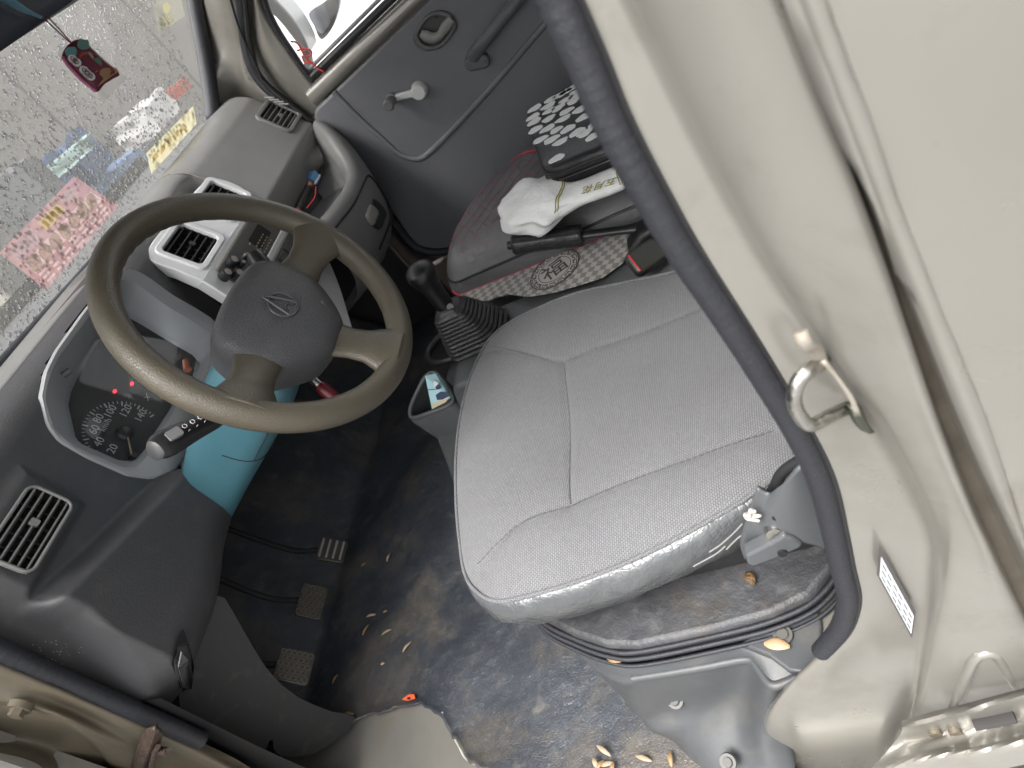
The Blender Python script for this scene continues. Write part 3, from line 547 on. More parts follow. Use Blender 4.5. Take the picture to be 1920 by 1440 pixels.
# pull handle
gb = [(882, 116), (892, 98), (905, 82), (922, 62), (940, 38), (960, 14), (985, -18), (1000, -40)]
gm = M("pull_grey", (.105, .112, .12), .42, grain=(900, .3))
gh = tube("pull_handle", cr([DP(*p, c) for p, c in zip(gb, (-.022, -.04, -.052, -.056, -.056, -.056, -.045, -.03))], 40), [np.interp(i, [0, 3, 12, 30, 39], [.008, .0155, .013, .013, .015]) for i in range(40)], gm, door, flat=.72, up=(1, 0, 0))
slab("pull_mount", Fr(DP(896, 112, -.016), V(0, 1, .35), V(0, -.35, 1)), rrect(.055, .03, .012), 0, -.022, gm, gh, bevel=.004)
c = DP(910, 116, -.036); v, f = g_tube([c, c + V(-.004, 0, 0)], .0042, 14); mk("mount_screw", v, f, STEELP, gh)
# window crank
pc_ = DP(787, 167, -.016); kc = DP(736, 180, -.016)
wk = M("crank_grey", (.62, .62, .60), .42, grain=(900, .2))
v, f = join([g_tube([pc_, pc_ + V(-.02, 0, 0), pc_ + V(-.024, 0, 0)], [.0195, .0185, .0155], 28)]); cr_ = mk("window_crank", v, f, wk, door, bevel=.001)
dirv = (kc - pc_); 
slab("crank_arm", Fr(pc_ + V(-.014, 0, 0), dirv, V(1, 0, 0).cross(dirv)), [(0, -.009), (dirv.length * .98, -.0065), (dirv.length * .98, .0065), (0, .009)], -.006, .006, wk, cr_, bevel=.003)
v, f = g_tube([kc + V(-.012, 0, 0), kc + V(-.02, 0, 0), kc + V(-.021, 0, 0), kc + V(-.052, 0, 0), kc + V(-.056, 0, 0)], [.0125, .0135, .0105, .0135, .010], 24); mk("crank_knob", v, f, M("knob_grey", (.15, .15, .15), .4), cr_)
# pillar on the far side behind the front edge of the door
fp = [[U(*p, 'x', x) for p in l] for l, x in ((((672, 372), (690, 402), (722, 444), (756, 484), (790, 515)), .93), (((682, 368), (702, 394), (734, 434), (768, 472), (800, 500)), .945), (((690, 360), (710, 384), (742, 424), (778, 464), (830, 480)), .985))]
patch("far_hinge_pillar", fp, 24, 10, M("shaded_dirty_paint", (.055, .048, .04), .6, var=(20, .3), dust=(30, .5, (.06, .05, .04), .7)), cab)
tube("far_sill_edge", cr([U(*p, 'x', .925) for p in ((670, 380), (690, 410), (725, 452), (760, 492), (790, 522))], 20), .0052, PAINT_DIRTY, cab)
tube("far_lower_seal", cr([U(*p, 'x', .948) for p in ((664, 310), (685, 346), (712, 385), (745, 425), (775, 460), (800, 471), (838, 471), (900, 455))], 40), .012, RUBBER, cab)
box("far_roof_rail", (.93, .99, -.78, .40, 1.13, 1.2), PAINT, cab, bevel=.01)
box("near_roof_rail", (-.40, -.335, -.78, .40, 1.16, 1.22), PAINT, cab, bevel=.01)
box("near_upper_back", (-.39, -.33, -.79, -.60, .0, 1.2), PAINT, cab)
# wing mirror
mir = thing("wing_mirror", "pale door mirror outside the passenger window", "mirror", U(570, 60, 'x', 1.16))
mf = Fr(U(560, 50, 'x', 1.17), V(0, 1, 0), V(0, 0, 1))
mo = [mf.px(*p) for p in ((500, -40), (531, -10), (559, 22), (575, 48), (586, 72), (588, 90), (578, 84), (560, 60), (535, 28), (505, -5))]
slab("mirror_casing", mf, [(p.x, p.y) for p in cr([V(a, b, 0) for a, b in mo], 50, True)], -.05, .03, M("casing_white", (.62, .63, .64), .35, coat=.3), mir, bevel=.006)
mo2 = [mf.px(*p) for p in ((567, 40), (595, 20), (618, 3), (627, 8), (621, 45), (607, 76), (590, 90), (578, 66))]
mo2 = [(p.x, p.y) for p in cr([V(a, b, 0) for a, b in mo2], 40, True)]
slab("mirror_glass", mf, mo2, .062, .068, M("mirror_glass", (.50, .51, .53), .12, metal=.9, var=(14, .3)), mir)
slab("mirror_back", mf, [(hcx, hcy) for hcx, hcy in mo2], .069, .085, M("casing_grey", (.5, .5, .5), .5), mir, bevel=.004)
tube("mirror_arm", [U(575, 95, 'x', 1.16), U(582, 135, 'x', 1.0)], .012, M("arm_black", (.05, .05, .05), .5), mir)
st_ = [[(545, 78), (556, 80), (566, 92), (574, 108), (585, 120), (605, 132)], [(557, 95), (570, 92), (582, 94), (584, 102), (574, 106), (566, 96)], [(566, 105), (572, 118), (583, 116), (594, 127), (608, 135)], [(560, 84), (568, 98), (578, 112), (590, 122)]]
parts = [g_tube(cr([U(*p, 'x', .99 - .012 * k) for p in s_], 24), .0021, 6) for k, s_ in enumerate(st_)]
solo(mk("red_string", *join(parts), M("red_cord", (.65, .06, .04), .6)), "knotted red string tied at the passenger window corner", "string")
# sun visor along the header
VIS = M("navy_visor", (.012, .017, .032), .7, var=(12, .3), grain=(400, .3))
vz = thing("sun_visor", "dark navy sun visor at the top left corner", "sun visor", (.5, .36, 1.08))
lo = [UW(*p, .03 * INN) for p in ((-120, 178), (-40, 122), (0, 94), (60, 52), (132, 2), (180, -34), (260, -90))]
patch("visor_body", [[p for p in lo], [p + V(0, -.03, .10) for p in lo]], 30, 6, VIS, vz, solid=.018)
tube("visor_strap", cr([UW(*p, .047 * INN) for p in ((-30, -14), (10, -2), (40, 16), (78, 33))], 12), [.0075, .0078, .008, .008, .0078, .0075, .007, .006, .005, .004, .0035, .003], M("pale_blue_strap", (.13, .30, .38), .6), vz, flat=.3)
# near A pillar above the dash (outside the frame, holds the roof)
tube("near_a_pillar", [V(-.385, .50, .74), V(-.36, .40, 1.12), V(-.35, .38, 1.2)], .03, PAINT, cab, ns=14)

# ---- things stuck to / hanging before the windscreen
sf = wsf
def wl(px, py, c=0.0):
    q = UW(px, py, c) - WB; return q.dot(wsf.u), q.dot(wsf.v)
def wquad(name, ab, c, mat, parent, label=None):
    return mk(name, [wsf.p(a, b, c * INN) for a, b in ab], [tuple(range(len(ab)))], mat, parent, smooth=False)
A_, B_, C_, D_ = (np.array(wl(*p)) for p in ((-2, 474), (138, 330), (222, 387), (86, 545)))
def bil(s, t):
    return tuple((A_ * (1 - s) + B_ * s) * (1 - t) + (D_ * (1 - s) + C_ * s) * t)
def srect(s0, s1, t0, t1): return [bil(s0, t0), bil(s1, t0), bil(s1, t1), bil(s0, t1)]
red = thing("red_sticker", "pink red strip sticker with a row of round emblems on the windscreen", "sticker", wsf.p(*bil(.5, .5)))
PK, PW, PY, PB = sheet("pink_film", (.84, .46, .46), .42), sheet("white_film", (.86, .80, .79), .6), sheet("yellow_film", (.75, .70, .35), .65), sheet("beige_film", (.52, .45, .36), .7)
PG = sheet("grey_film", (.55, .52, .53), .6)
wquad("sticker_base", srect(0, 1, 0, 1), .0012, PK, red)
wquad("white_band", srect(.05, .96, .40, .66), .0018, PW, red)
wquad("yellow_box", srect(.40, .66, .10, .30), .0018, PY, red)
wquad("grey_print", srect(.04, .34, .08, .34), .0018, PG, red); wquad("pale_print", srect(.72, .88, .06, .26), .0018, PG, red)
for i in range(7):
    s = .11 + i * .128; cxy = np.array(bil(s, .53)); rr = .0145
    wquad("round_emblem", [tuple(cxy + rr * np.array((math.cos(k * math.pi / 10), math.sin(k * math.pi / 10)))) for k in range(20)], .0024, PB, red)
for i in range(7):
    for j in range(3):
        wquad("print_line", srect(.055 + i * .128, .055 + i * .128 + random.uniform(.06, .10), .70 + j * .09, .745 + j * .09), .0018, PW, red)
for i in range(4): wquad("yellow_print", srect(.425 + i * .058, .46 + i * .058, .13, .27), .0024, sheet("ochre%d" % i, (.45, .38, .12), .7), red)
yl = thing("yellow_sticker", "pale yellow rectangular sticker in the windscreen's lower far corner", "sticker", UW(320, 260))
yq = [wl(*p) for p in ((273, 288), (361, 199), (368, 232), (283, 326))]
wquad("sticker_base", yq, .0012, sheet("cream_film", (.86, .80, .52), .82), yl)
def qq(q, s, t):
    q = [np.array(x) for x in q]; return tuple((q[0] * (1 - s) + q[1] * s) * (1 - t) + (q[3] * (1 - s) + q[2] * s) * t)
oc = sheet("ochre_ink", (.80, .55, .18), .7)
for i in range(5): wquad("ink_stroke", [qq(yq, .1 + i * .14, .35), qq(yq, .19 + i * .14, .3), qq(yq, .17 + i * .14, .62), qq(yq, .08 + i * .14, .66)], .0018, oc, yl)
ys_ = thing("year_sticker", "faded 2024 inspection sticker high on the windscreen, seen from behind", "sticker", UW(310, 20))
yq2 = [wl(*p) for p in ((283, -14), (336, -12), (346, 30), (296, 62))]
wquad("sticker_base", yq2, .0012, sheet("grey_green_film", (.50, .50, .40), .5), ys_)
fy = Fr(wsf.p(0, 0, .0018 * INN), wsf.u * INN * -1, wsf.v)
cx_, cy_ = wl(312, 38); INKY = sheet("faded_yellow_ink", (.82, .76, .48), .8)
text("year_print", "2024", .028, wsf, cx_, cy_, .002 * INN, 0.0, INKY, ys_, mirror=(INN > 0), ext=.0001)
ox, oy = wl(311, 15)
wquad("oval_print", [(ox + .017 * math.cos(k * math.pi / 10), oy + .010 * math.sin(k * math.pi / 10)) for k in range(20)], .0018, INKY, ys_)
# hanging pouch
tg = thing("hanging_tag", "maroon printed pouch in a clear sleeve hanging on a string", "hanging tag", UP(170, 125, (.3, .34, 1.0), (-.6, -.75, .1)))
TP0, TN = UP(170, 125, (.35, .36, 1.0), (-.62, -.75, .1)), (-.62, -.75, .1)
tq = [UP(*p, TP0, TN) for p in ((112, 97), (147, 68), (236, 147), (193, 188))]
tf = Fr(tq[3], tq[2] - tq[3], tq[0] - tq[3]); tw, th = (tq[2] - tq[3]).length, (tq[0] - tq[3]).length
TS = 1 if tf.n.dot(Vector(EYE) - tq[3]) > 0 else -1
def tpx(px, py): a, b = tf.px(px, py); return a, b
mk("clear_sleeve", [tf.p(*tpx(*p), -.001 * TS) for p in ((106, 98), (143, 66), (150, 70), (240, 147), (232, 152), (197, 188), (190, 186))], [tuple(range(7))], sheet("clear_sleeve", (.8, .78, .72), .35), tg, smooth=False)
MAR = M("maroon_cloth", (.14, .022, .045), .6, var=(60, .3))
dome("pouch", tf, [(p.x, p.y) for p in cr([V(*tpx(*p), 0) for p in ((118, 98), (128, 84), (142, 75), (156, 76), (166, 84), (195, 112), (224, 138), (212, 148), (196, 158), (181, 173), (160, 156), (135, 130), (117, 112))], 60, True)], .001 * TS, .010 * TS, MAR, tg, pw=3)
PINK = M("pink_edge", (.52, .16, .30), .6); tube("pouch_edge", cr([tf.p(*tpx(*p), .004 * TS) for p in ((117, 108), (128, 124), (150, 148), (165, 160), (179, 172))], 20), .003, PINK, tg)
for (x, y), ch in zip(((136, 114), (143, 120), (157, 135), (163, 141), (169, 146)), "GOGOD"):
    a, b = tpx(x, y); wq = [(a + .0065 * math.cos(k * .52), b + .0065 * math.sin(k * .52)) for k in range(12)]
    slab("letter_disc", tf, wq, .0105 * TS, .0112 * TS, PRINTW, tg); text("letter", ch, .009, tf, a, b, .0125 * TS, 0, MAR, tg, mirror=TS < 0)
for (x, y), cc in zip(((131, 100), (156, 86), (165, 112), (180, 122), (172, 132), (196, 140), (160, 110)), ((.12, .3, .33), (.12, .25, .22), (.35, .33, .22), (.1, .2, .14), (.55, .12, .03), (.35, .2, .1), (.3, .05, .04))):
    a, b = tpx(x, y); slab("pouch_print", tf, [(a + .011 * math.cos(k * .63) * random.uniform(.6, 1), b + .009 * math.sin(k * .63) * random.uniform(.6, 1)) for k in range(10)], .0100 * TS, .0108 * TS, M("pp%d" % x, cc, .6), tg)
for i in range(6):
    x, y = 184 + i * 6.2, 158 - i * 4.6; a, b = tpx(x, y); slab("border_print", tf, [(a - .004, b - .003), (a + .004, b - .003), (a + .004, b + .003), (a - .004, b + .003)], .0070 * TS, .0085 * TS, M("bp%d" % i, (.42, .25, .12), .6), tg)
tube("hang_string", cr([UW(78, 30, .04 * INN), tf.p(*tpx(110, 62), .004 * TS), tf.p(*tpx(132, 82), .004 * TS)], 12), .0011, M("string_maroon", (.25, .08, .10), .7), tg, ns=6)
tube("hang_string", cr([UW(88, 30, .04 * INN), tf.p(*tpx(113, 58), .004 * TS), tf.p(*tpx(134, 82), .004 * TS)], 12), .0011, bpy.data.materials["string_maroon"], tg, ns=6)
# ------------------------------------------------------------ dashboard
dash = thing("dashboard", "grey moulded dashboard across the cab under the windscreen", "dashboard", (.3, .5, .38))
def sstep(a, b, x):
    t = min(max((x - a) / (b - a), 0), 1); return t * t * (3 - 2 * t)
def inpoly(x, y, P):
    r = False; j = len(P) - 1
    for i in range(len(P)):
        (xi, yi), (xj, yj) = P[i], P[j]
        if (yi > y) != (yj > y) and x < (xj - xi) * (y - yi) / (yj - yi) + xi: r = not r
        j = i
    return r
OUT = [(71, 747), (83, 800), (105, 830), (160, 862), (235, 895), (285, 902), (325, 890), (345, 862), (358, 830), (375, 790), (395, 740), (410, 690), (412, 640), (400, 602), (360, 577), (320, 555), (280, 525), (255, 510), (235, 505), (215, 512), (190, 540), (150, 590), (100, 660), (80, 700)]
LIP = [(84, 748), (97, 795), (120, 825), (165, 848), (230, 873), (258, 873), (275, 858), (288, 838), (300, 815), (330, 765), (355, 735), (380, 700), (395, 655), (392, 622), (355, 598), (318, 577), (278, 548), (255, 531), (238, 525), (222, 530), (200, 555), (160, 606), (112, 670), (92, 710)]
GAU = [(128, 760), (142, 822), (152, 832), (170, 840), (225, 864), (252, 864), (266, 850), (280, 830), (292, 808), (322, 762), (345, 733), (368, 700), (376, 682), (360, 665), (330, 648), (300, 630), (262, 607), (240, 595), (227, 592), (215, 598), (182, 645), (150, 700), (133, 735)]
oc3 = [U(*p, 'y', .421) for p in OUT]; cen = sum(oc3, V(0, 0, 0)) / len(oc3)
hole = [(cen.x + (p.x - cen.x) * .97, cen.z + (p.z - cen.z) * .97) for p in oc3]
# vents as local frames
lvf = Fr(U(65, 985, 'y', .402), V(1, 0, 0), V(0, .22, .95))
LV = [lvf.px(*p) for p in ((-12, 1048), (40, 910), (136, 940), (60, 1070))]
lva = sum(p[0] for p in LV) / 4; lvb = sum(p[1] for p in LV) / 4
lvw = abs(LV[1][0] - LV[0][0] + LV[2][0] - LV[3][0]) / 2; lvh = abs(LV[0][1] - LV[3][1] + LV[1][1] - LV[2][1]) / 2
lvc = lvf.p(lva, lvb)
def gface(x, z):
    y = .421
    y += .055 * max((z - .738) / .05, 0) ** 2.2
    zb = .558 + (-.10 - x) * .30
    y -= .036 * (1 - sstep(zb - .016, zb + .010, z)) * sstep(-.016, .016, x + .302 + .052 * min(max((.57 - z) / .19, 0), 1)) * (1 - .35 * sstep(-.05, .0, x))
    zl = .455 + .03 * sstep(-.2, -.05, x)
    if z < zl: y += .085 * ((zl - z) / .105) ** 2.4
    if x < -.30: y += (-.30 - x) * 1.0
    if x > .22: y += (x - .22) * .22
    d = max(abs(x - lvc.x) - lvw / 2 - .004, abs(z - lvc.z) - lvh / 2 - .004)
    y -= .010 * (1 - sstep(.006, .022, d))
    return y
nx, nz = 190, 118; xs = np.linspace(-.366, .335, nx); zs = np.linspace(.352, .789, nz)
vv = [V(x, gface(x, z), z) for z in zs for x in xs]; ff = []
for j in range(nz - 1):
    for i in range(nx - 1):
        x, z = (xs[i] + xs[i + 1]) / 2, (zs[j] + zs[j + 1]) / 2
        if inpoly(x, z, hole): continue
        if x > -.030 - .10 * sstep(.43, .35, z) and z < .525: continue
        if abs(x - lvc.x) < lvw / 2 + .001 and abs(z - lvc.z) < lvh / 2 + .001: continue
        ff.append((j * nx + i, j * nx + i + 1, (j + 1) * nx + i + 1, (j + 1) * nx + i))
mk("driver_side_fascia", vv, ff, DASHL, dash, angle=None)
SLP = V(0, .2, .3).normalized(); cpf = Fr(V(.45, .447, .745), V(1, 0, 0), SLP)      # the sloping face shared by the centre and far vents
cols = []
for x, pr in {-.42: ((.59, .765), (.54, .782), (.49, .789), (.468, .784)), -.1: ((.575, .775), (.54, .788), (.50, .792), (.466, .785)), .2: ((.575, .775), (.545, .788), (.50, .790), (.466, .783)), .28: ((.575, .78), (.535, .787), (.49, .782), (.46, .762))}.items():
    a = pr[-1]; cols.append([V(x, y, z) for y, z in list(pr) + [(a[0] + .004, a[1] - .012), (a[0] + .03, a[1] - .03), (a[0] + .05, a[1] - .05), (a[0] + .08, a[1] - .08)]])
TUCK = ((.575, .78), (.535, .788), (.495, .784), (.468, .767), (.468, .750), (.48, .72), (.50, .69)); FULL = ((.575, .78), (.535, .788), (.495, .784), (.464, .766), (.447, .744), (.42, .7045), (.398, .6715), (.386, .6535), (.378, .642), (.3765, .630), (.384, .602), (.41, .555))
for x in (.32, .45, .57): cols.append([V(x, y, z) for y, z in TUCK])
for x in (.578, .583, .75, .88, .938): cols.append([V(x, y, z) for y, z in FULL])
cols.append([V(.948, y + .006, z - .006) for y, z in FULL]); cols.append([V(.952, y + .02, z - .03) for y, z in FULL])
tpad = patch("top_pad", cols, 90, 260, DASH, dash, angle=None)
def vent(fr, a, b, w, h, n, parent, frame_mat, rim=.012, depth=.03, tab=True, proud=.004, slatm=None, rot=0, vertical=False):
    ou, inn = rrect(w + 2 * rim, h + 2 * rim, min(.014, h / 3), 6, a, b), rrect(w, h, .008, 6, a, b)
    fo = frame_ring("vent_frame", fr, ou, inn, -.006, proud, frame_mat, parent, bevel=.0025)
    v, f = g_grid([[fr.p(x, y, .0) for x, y in inn], [fr.p(x, y, -depth) for x, y in inn]], True); f.append(tuple(range(len(inn), 2 * len(inn))))
    mk("vent_duct", v, f, BLACKM, fo)
    sm = slatm or DASHSH
    for i in range(n):
        yy = b - h / 2 + h * (i + .5) / n
        v, f = g_tube([fr.p(a - w / 2, yy, -.006), fr.p(a + w / 2, yy, -.006)], .0012, 6); 
        q = [fr.p(a + s * w / 2, yy + dy, c) for s in (-1, 1) for dy, c in ((.0011, 0.001), (-.0011, .001), (-.0045, -.013), (-.0023, -.013))]
        mk("slat", q, [(0, 1, 5, 4), (1, 2, 6, 5), (2, 3, 7, 6), (3, 0, 4, 7), (0, 3, 2, 1), (4, 5, 6, 7)], sm, fo, smooth=False)
    for i in range(4):
        xx = a - w / 2 + w * (i + 1) / 5
        q, fq = boxv(0, 1, 0, 1, 0, 1); q = [fr.p(xx + (p.x - .5) * .0016, b + (p.y - .5) * h, -.020 + p.z * .008) for p in q]; mk("fin", q, fq, BLACKP, fo, smooth=False)
    if tab: slab("adjuster_tab", fr, rrect(.008, .011, .002, 3, a + w * .08, b), -.004, .0035, sm, fo)
    return fo
vent(lvf, lva, lvb, lvw, lvh, 5, dash, DASHSH, rim=.0045, proud=.003)
# ---- instrument cluster
def alignr(px, n):
    return poly([V(x, y, 0) for x, y in px], n, True)
NR = 120
GP0, GN = V(.07, .472, .655), V(0, -.93, .37).normalized()
def ring(px, fn): return [fn(p.x, p.y) for p in alignr(px, NR)]
rA = ring(OUT, lambda x, y: U(x, y, 'y', .424)); rB = [p + V(0, -.009, 0) for p in ring(OUT, lambda x, y: U(x, y, 'y', .424))]
rC = ring(LIP, lambda x, y: U(x, y, 'y', .418)); rC2 = ring(LIP, lambda x, y: U(x, y, 'y', .424))
rD = ring(GAU, lambda x, y: UP(x, y, GP0, GN))
# bring the gauge ring into step with the lip ring
cB = sum(rC, V(0, 0, 0)) / NR; cD = sum(rD, V(0, 0, 0)) / NR
def step(r, c):
    k = min(range(NR), key=lambda i: abs(math.atan2(r[i].z - c.z, r[i].x - c.x) - (-2.2))); return r[k:] + r[:k]
def byang(r, c, n=NR):
    an = [math.atan2(p.z - c.z, p.x - c.x) for p in r]; o = sorted(range(len(r)), key=lambda i: an[i]); a2 = np.array([an[i] for i in o]); P2 = np.array([list(r[i]) for i in o])
    a2 = np.r_[a2[-1] - 2 * math.pi, a2, a2[0] + 2 * math.pi]; P2 = np.vstack([P2[-1:], P2, P2[:1]]); t = np.linspace(-math.pi, math.pi, n, endpoint=False)
    return [Vector([np.interp(x, a2, P2[:, j]) for j in range(3)]) for x in t]
rA, rB, rC, rC2, rD = (byang(r, sum(r, V(0, 0, 0)) / NR) for r in (rA, rB, rC, rC2, rD))
rB = [b.lerp(c, .12) for b, c in zip(rB, rC)]; rM = [b.lerp(c, .75) + V(0, -.002, 0) for b, c in zip(rB, rC)]
bz = ringloft("cluster_bezel", [rA, rB, rM, rC, rC2], SILVERB, dash, angle=60)
rE = [c.lerp(d, .5) for c, d in zip(rC2, rD)]
ringloft("bezel_well", [rC2, rE, rD], SILVERD, bz, angle=None)
gfr = Fr(GP0, V(1, 0, 0), V(0, .37, .93))
GF = M("gauge_face", (.012, .014, .015), .55, var=(20, .2), dust=(12, .5, (.05, .05, .048), .5))
face = mk("gauge_face", [p + GN * -.001 for p in rD], [tuple(range(NR))], GF, dash, smooth=False)
mk("gauge_lens", [c.lerp(d, .82) for c, d in zip(rC2, rD)], [tuple(range(NR))], LENS, bz, smooth=False)
tk = [(156, 822), (154, 800), (160, 781), (170, 767), (185, 760), (197, 757), (215, 755), (236, 755), (257, 760), (275, 767), (290, 777)]
tl_ = np.array([gfr.px(*p) for p in tk]); Am = np.c_[2 * tl_, np.ones(len(tl_))]; so = np.linalg.lstsq(Am, (tl_ ** 2).sum(1), rcond=None)[0]; gcx, gcy = so[0], so[1]; gr = math.sqrt(so[2] + gcx ** 2 + gcy ** 2)
a0 = math.atan2(tl_[0][1] - gcy, tl_[0][0] - gcx); a1 = math.atan2(tl_[-1][1] - gcy, tl_[-1][0] - gcx)
if a0 < a1: a0 += 2 * math.pi
a0 += .5
tp = []
for i in range(29):
    an = a0 + (a1 - a0) * i / 28; big = i % 4 == 0; r0, r1 = gr * (.86 if big else .92), gr * 1.0; hw = .0011 if big else .0006
    c, s = math.cos(an), math.sin(an); tp.append(([gfr.p(gcx + c * r + s * w_, gcy + s * r - c * w_, .0006) for r, w_ in ((r0, -hw), (r1, -hw), (r1, hw), (r0, hw))], [(0, 1, 2, 3)]))
mk("tick_marks", *join(tp), DIM, face, smooth=False)
for t_, p in (("20", (211, 842)), ("40", (186, 829)), ("60", (177, 806)), ("80", (185, 785)), ("100", (207, 772)), ("120", (236, 771)), ("140", (264, 780))):
    text("dial_number", t_, .0165, gfr, *gfr.px(*p), .0008, 0, DIM, face, ext=.0001)
text("dial_unit", "km/h", .0125, gfr, *gfr.px(198, 797), .0008, 0, DIM, face, ext=.0001)
n0, n1 = gfr.px(236, 812), gfr.px(246, 857)
NE = M("needle", (.32, .25, .15), .5); tube("needle", [gfr.p(*n0, .004), gfr.p(*n1, .004)], [.0009, .0016], NE, face, ns=6)
v, f = g_tube([gfr.p(*gfr.px(249, 860), .0), gfr.p(*gfr.px(249, 860), .012)], .0048, 16); mk("reset_peg", v, f, BLACKP, face)
dome("dial_hub", gfr, [(gcx + .013 * math.cos(k * .314), gcy + .013 * math.sin(k * .314)) for k in range(20)], .001, .006, BLACKP, face)
LED = emis("red_lamp", (1.0, .015, .03), 1.2)
for p in ((215, 734), (247, 720)):
    a, b = gfr.px(*p); slab("warning_lamp", gfr, [(a + .0036 * math.cos(k * 1.05) * (1 + .25 * (k % 2)), b + .0026 * math.sin(k * 1.05)) for k in range(6)], .0006, .001, LED, face)
a, b = gfr.px(276, 745); tube("wiper_symbol", [gfr.p(a - .006, b - .004, .001), gfr.p(a, b, .001), gfr.p(a + .006, b + .004, .001)], .0006, DIM, face, ns=5); tube("wiper_symbol", [gfr.p(a - .004, b + .004, .001), gfr.p(a + .002, b - .003, .001)], .0006, DIM, face, ns=5)
for p, yy in (((123, 699), .432), ((218, 563), .432)):
    c = U(*p, 'y', yy); v, f = g_tube([c + V(-.004, .004, 0), c + V(.006, -.0035, -.002)], .0048, 16); mk("bezel_screw", v, f, STEELP, bz)
tube("cluster_backing", [V(.1, .56, .38), V(.1, .56, .78)], .001, BLACKM, dash, ns=4)
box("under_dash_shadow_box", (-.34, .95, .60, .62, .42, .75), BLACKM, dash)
# ---- centre stack
cpx = [cpf.px(*p) for p in ((330, 508), (295, 497), (281, 489), (275, 479), (284, 458), (310, 425), (360, 366), (388, 341), (412, 338), (450, 352), (480, 376))]
outl = [(p.x, p.y) for p in cr([V(*p, 0) for p in cpx], 48)] + [(.125, -.105), (-.163, -.105)]
q1 = [cpf.px(*p) for p in ((301, 473), (340, 424), (409, 450), (378, 504))]; va = sum(p[0] for p in q1) / 4; vb = sum(p[1] for p in q1) / 4
vw = abs(q1[1][0] - q1[0][0] + q1[2][0] - q1[3][0]) / 2; vh = abs(q1[0][1] - q1[3][1] + q1[1][1] - q1[2][1]) / 2
q2 = cpf.px(375, 374); q3 = cpf.px(427, 428)
va2 = (q2[0] + q3[0]) / 2 + vw / 2
v, f = g_holed(cpf, outl, [rrect(vw + .004, vh + .004, .009, 6, va, vb), rrect(vw + .004, vh + .004, .009, 6, va2, vb)], -.02, .004); mk("centre_fascia", v, f, SILVER, dash, bevel=.003)
vent(cpf, va, vb, vw, vh, 5, dash, SILVER, rim=.011, proud=.009, slatm=BLACKP); vent(cpf, va2, vb, vw, vh, 5, dash, SILVER, rim=.011, proud=.009, slatm=BLACKP)
cpu = cpf; cpf = Fr(cpu.p(0, -.105, 0), V(1, 0, 0), V(0, .09, .375))       # the steeper lower half of the centre stack
slab("lower_fascia", cpf, [(-.163, .004), (.125, .004), (.124, -.08)] + [(p.x, p.y) for p in cr([V(*cpf.px(*p), 0) for p in ((600, 462), (612, 482), (636, 540), (655, 602))], 12)] + [(-.06, -.30), (-.11, -.28), (-.15, -.22), (-.163, -.10)], -.02, .004, SILVER, dash, bevel=.003)
rbm, ra0 = -.011, -.125
RADM = M("radio_face", (.055, .052, .048), .45, grain=(900, .2))
rw0, rw1 = ra0, ra0 + .235
radio = slab("radio_face", cpf, [(rw0, rbm), (rw1, rbm), (rw1, rbm - .061), (rw0, rbm - .061)], .004, .009, RADM, dash, bevel=.002)
slab("trim_strip", cpf, [(rw0 + .002, rbm + .004), (rw1, rbm + .004), (rw1, rbm + .0005), (rw0 + .002, rbm + .0005)], .004, .008, M("brass_strip", (.33, .31, .26), .4, metal=.4), dash)
d0 = cpf.px(490, 461); slab("radio_display", cpf, rrect(.062, .030, .003, 4, d0[0] + .01, d0[1] + .012), .009, .0095, M("display_glass", (.03, .028, .025), .15), radio)
for i in range(5):
    for j in range(3): slab("display_print", cpf, rrect(.006, .0022, .0008, 2, d0[0] - .02 + i * .010, d0[1] - .009 + j * .009), .0095, .0098, M("dispr%d%d" % (i, j), (.33, .27, .17), .6), radio)
for p in ((467, 456), (470, 450), (473, 444), (476, 438), (464, 462)):
    a, b = cpf.px(*p); slab("radio_print", cpf, rrect(.0055, .003, .001, 2, a, b), .009, .0093, DIM, radio)
for p in ((438, 487), (426, 511), (462, 478), (455, 492), (448, 512)):
    a, b = cpf.px(*p, .02); r = .0105 if p[0] < 440 or p[1] > 500 else .006
    v, f = g_tube([cpf.p(a, b, .005), cpf.p(a, b, .022), cpf.p(a, b, .0235)], [r, r * .9, r * .75], 20); k_ = mk("radio_knob", v, f, BLACKP, radio)
    slab("knob_cap", cpf, [(a + r * .62 * math.cos(i * .45), b + r * .62 * math.sin(i * .45)) for i in range(14)], .0235, .0242, M("kc%d" % p[0], (.30, .28, .25), .35, metal=.5), k_)
bb = rbm - .062
slab("silver_divider", cpf, [(rw0, bb), (rw1, bb), (rw1, bb - .012), (rw0, bb - .012)], .004, .013, LIGHTGREY, dash, bevel=.002)
hv = slab("heater_panel", cpf, [(rw0 + .01, bb - .016), (rw1, bb - .016), (rw1 - .02, bb - .11), (rw0 + .03, bb - .11)], .004, .008, RADM, dash, bevel=.002)
for i in range(5):
    for j in range(2): slab("push_button", cpf, rrect(.030, .017, .002, 3, rw0 + .035 + i * .034, bb - .028 - j * .021), .008, .013, M("btn%d%d" % (i, j), (.045, .043, .04), .45), hv, bevel=.0015)
for i in range(3):
    a, b = rw0 + .045 + i * .05, bb - .085; v, f = g_tube([cpf.p(a, b, .008), cpf.p(a, b, .026)], [.015, .012], 20); mk("heater_knob", v, f, BLACKP, hv)
